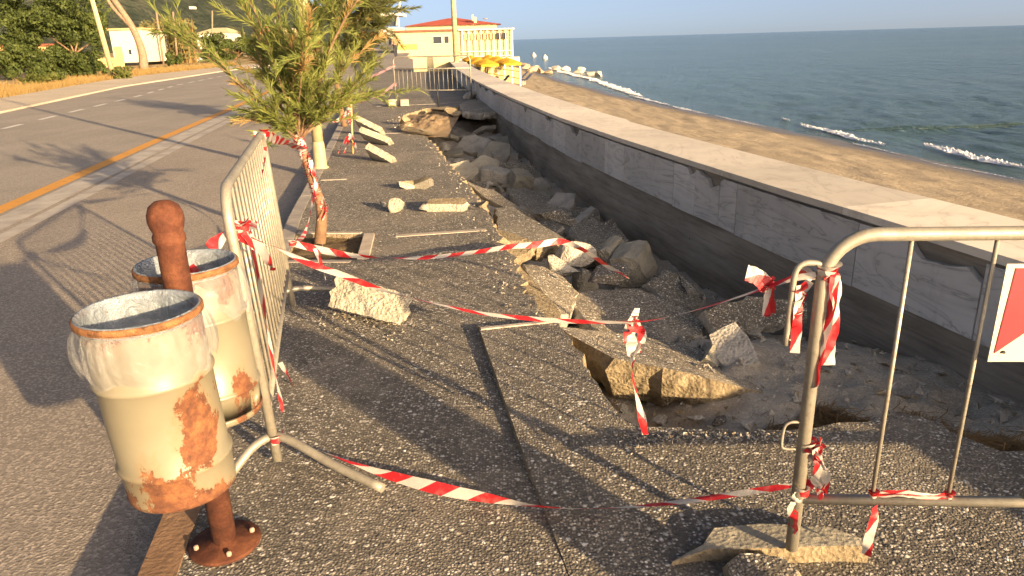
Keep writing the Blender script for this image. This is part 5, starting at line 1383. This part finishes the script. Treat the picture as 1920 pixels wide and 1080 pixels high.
for k in range(N):
    p = fpt(k); m = MB(); m.box(p + V((0,0,.5)), (.1, .1, 1.0 if k % 5 else 1.25)); m.build('post', WOODY if k % 5 else WHITE, fn)
m = MB()
for z in (.35, .8): m.tube([fpt(k) + V((0,0,z)) for k in range(N)], .03, 6)
m.build('rail', WOODY, fn)
r_ = random.Random(31)
for i, (px, py, s_) in enumerate(((985, 128, 1.0), (1000, 132, .9), (1012, 135, 1.1), (975, 122, 1.2), (1024, 137, .8), (993, 136, .7), (1040, 130, .9), (1062, 131, .8), (1085, 135, 1.0), (1105, 139, 1.1), (1120, 141, .7), (1005, 127, .8))):
    rock('sea_rock', 'rough boulder of the low rock groyne running into the sea', 'rock', at(px, py, -2.1), (s_*.9, s_*.8, s_*.5), 300+i, ROCKM if i < 6 or i == 11 else BROKEN_G, None, 'boulders of the groyne', 8, 2, .1)
for lab, px, py in (('white buoy floating left, farther from the beach', 1001, 106), ('white buoy floating right, nearer the groyne', 1022, 111)):
    c = at(px, py, SEAZ); m = MB(); m.lathe([(0, -.3), (.45, -.15), (.55, .2), (.4, .55), (.12, .7), (.1, .9), (0, .92)], (0,0,0), 16); o = m.build('buoy', WHITE); o.location = c; tag(o, lab, 'buoy', 'buoys off the beach')

# silver car across the road
cp = at(371, 117, -.12); t = thing('parked_car', 'silver hatchback parked by the hedge across the road', 'car', cp, 1.35)
m = MB(); pr = [(-2, .3), (-2.02, .75), (-1.9, .95), (-1.35, 1.0), (-.75, 1.42), (.9, 1.45), (1.6, 1.05), (2.0, .95), (2.05, .45), (2.0, .28)]
n = len(pr)
for sgn in (-1, 1): m.face([V((x, sgn*(.82 if z < 1.02 else .68), z)) for x, z in (pr if sgn < 0 else pr[::-1])])
for i in range(n):
    (xa, za), (xb, zb_) = pr[i], pr[(i+1) % n]; wa, wb = (.82 if za < 1.02 else .68), (.82 if zb_ < 1.02 else .68)
    m.face([V((xa, -wa, za)), V((xa, wa, za)), V((xb, wb, zb_)), V((xb, -wb, zb_))])
m.build('body', CARP, t, True)
m = MB(); m.face([V((-1.36,-.62,1.02)), V((-.8,-.6,1.4)), V((-.8,.6,1.4)), V((-1.36,.62,1.02))]); 
for i in range(len(m.v)): m.v[i] = (m.v[i][0]-.03, m.v[i][1], m.v[i][2]+.02)
m.build('windscreen', GLASS, t, True)
m = MB()
for sgn in (-1, 1): m.box((.1, sgn*.755, 1.22), (1.5, .03, .28))
m.build('side_window', GLASS, t, True)
for x in (-1.25, 1.3):
    for sgn in (-1, 1):
        m = MB(); m.tube([(x, sgn*.7, .31), (x, sgn*.86, .31)], .31, 16); wh = m.build('wheel', TYRE, t, True); m = MB(); m.tube([(x, sgn*.86, .31), (x, sgn*.875, .31)], .18, 12); m.build('rim', CARP, wh, True)
for sgn in (-1, 1): m = MB(); m.box((-2.02, sgn*.58, .78), (.06, .34, .14)); m.build('headlight', WHITE, t, True)
m = MB(); m.box((-2.03, 0, .5), (.06, 1.3, .2)); m.build('grille', DARK, t, True)

# ================================================================== RAMP, PEOPLE, ADDED SHADOW CASTER BEHIND THE CAMERA
rp = MB(); L0 = [(-8.1, 47, .004), (-10.9, 62, .5), (-17.2, 100, .62), (-24, 140, .7)]; L1 = [(-4.3, 47, .004), (-8.0, 62, .5), (-12, 100, .62), (-16, 140, .7)]
for i in range(3): rp.face([L0[i], L1[i], L1[i+1], L0[i+1]])
struct('ramp', rp, ROAD)
SKIN = simple('skin', (.4,.22,.15), .1, 9, .6); HAIR = simple('dark_hair', (.03,.02,.015), .2, 9, .7)
CL = {n: simple(n, c, .2, 9, .9) for n, c in (('orange_shirt_cloth', (.42,.16,.08)), ('dark_trouser_cloth', (.03,.032,.04)), ('white_shirt_cloth', (.5,.48,.45)), ('coral_shirt_cloth', (.5,.13,.07)), ('pale_trouser_cloth', (.35,.3,.24)), ('blue_trouser_cloth', (.06,.08,.14)))}
def skinmesh(name, V_, E_, rad, mat, parent):
    me = bpy.data.meshes.new(name); me.from_pydata([tuple(v) for v in V_], E_, []); me.materials.append(mat)
    o = bpy.data.objects.new(name, me); COL.objects.link(o); o.parent = parent
    sk = o.modifiers.new('skin', 'SKIN'); me.skin_vertices[0].data[0].use_root = True
    for i, r in enumerate(rad): me.skin_vertices[0].data[i].radius = (r, r) if not hasattr(r, '__len__') else r
    sb_ = o.modifiers.new('sub', 'SUBSURF'); sb_.levels = sb_.render_levels = 2; return o
def person(label, loc, rz, h, shirt, trouser, stride=.22, bag=False):
    k = h/1.75; t = thing('person', label, 'person', loc, rz, 'people strolling on the promenade')
    J = [(0,0,.95), (0,0,1.15), (0,0,1.38), (0,.01,1.5), (0,.0,1.6), (0,.0,1.7),
         (.09,0,.9), (.1,.08+stride*.3,.5), (.1,stride,.06), (.1,stride+.13,.03), (-.09,0,.9), (-.1,.02-stride*.2,.5), (-.1,-stride,.08), (-.1,-stride+.13,.03),
         (.18,0,1.4), (.23,-.06,1.13), (.24,.06,.9), (.24,.1,.8), (-.18,0,1.4), (-.23,.02,1.13), (-.24,.14,.92), (-.24,.19,.83)]
    E2_ = [(0,1),(1,2),(2,3),(3,4),(4,5),(0,6),(6,7),(7,8),(8,9),(0,10),(10,11),(11,12),(12,13),(2,14),(14,15),(15,16),(16,17),(2,18),(18,19),(19,20),(20,21)]
    r_b = [.13,.12,.14,.055,.085,.07,.09,.06,.04,.035,.09,.06,.04,.035,.06,.045,.032,.035,.06,.045,.032,.035]
    VV = [V(j)*k for j in J]; skinmesh('person_body', VV, E2_, [r*k for r in r_b], SKIN, t)
    sub = [0,1,2,14,15,18,19]; mp = {a: i for i, a in enumerate(sub)}
    skinmesh('shirt', [VV[a] for a in sub], [(mp[a], mp[b]) for a, b in E2_ if a in mp and b in mp], [(r_b[a]+.018)*k for a in sub], shirt, t)
    sub = [0,6,7,8,10,11,12]; mp = {a: i for i, a in enumerate(sub)}
    skinmesh('trousers', [VV[a] for a in sub], [(mp[a], mp[b]) for a, b in E2_ if a in mp and b in mp], [(r_b[a]+.02)*k for a in sub], trouser, t)
    m = MB(); m.lathe([(0, .1), (.06, .085), (.092, .03), (.095, -.02), (.085, -.07), (.06, -.08)], (0, -.015*k, 1.68*k), 14); m.build('hair', HAIR, t, True)
    m = MB(); m.tube([(0, .085*k, 1.62*k), (0, .105*k, 1.605*k)], .014, 6); m.build('nose', SKIN, t, True)
    return t
p_ = away(743, 109, 60); person('person in dark trousers and orange top walking past the restaurant wall', p_, .4, 1.78, CL['orange_shirt_cloth'], CL['dark_trouser_cloth'])
p_ = away(705, 91, 100); person('far walker in a pale shirt left of the walker in coral', p_, .2, 1.7, CL['white_shirt_cloth'], CL['pale_trouser_cloth'])
p_ = away(713, 91, 98); person('far walker in a coral top beside the lookout building', p_, .2, 1.75, CL['coral_shirt_cloth'], CL['blue_trouser_cloth'])
dup(lb, (1.72, .55, 0), .6, 'unseen pair of rusty litter bins added behind the viewpoint to cast shadow stripes')  # unseen bins added only to throw shadow bands over the front paving
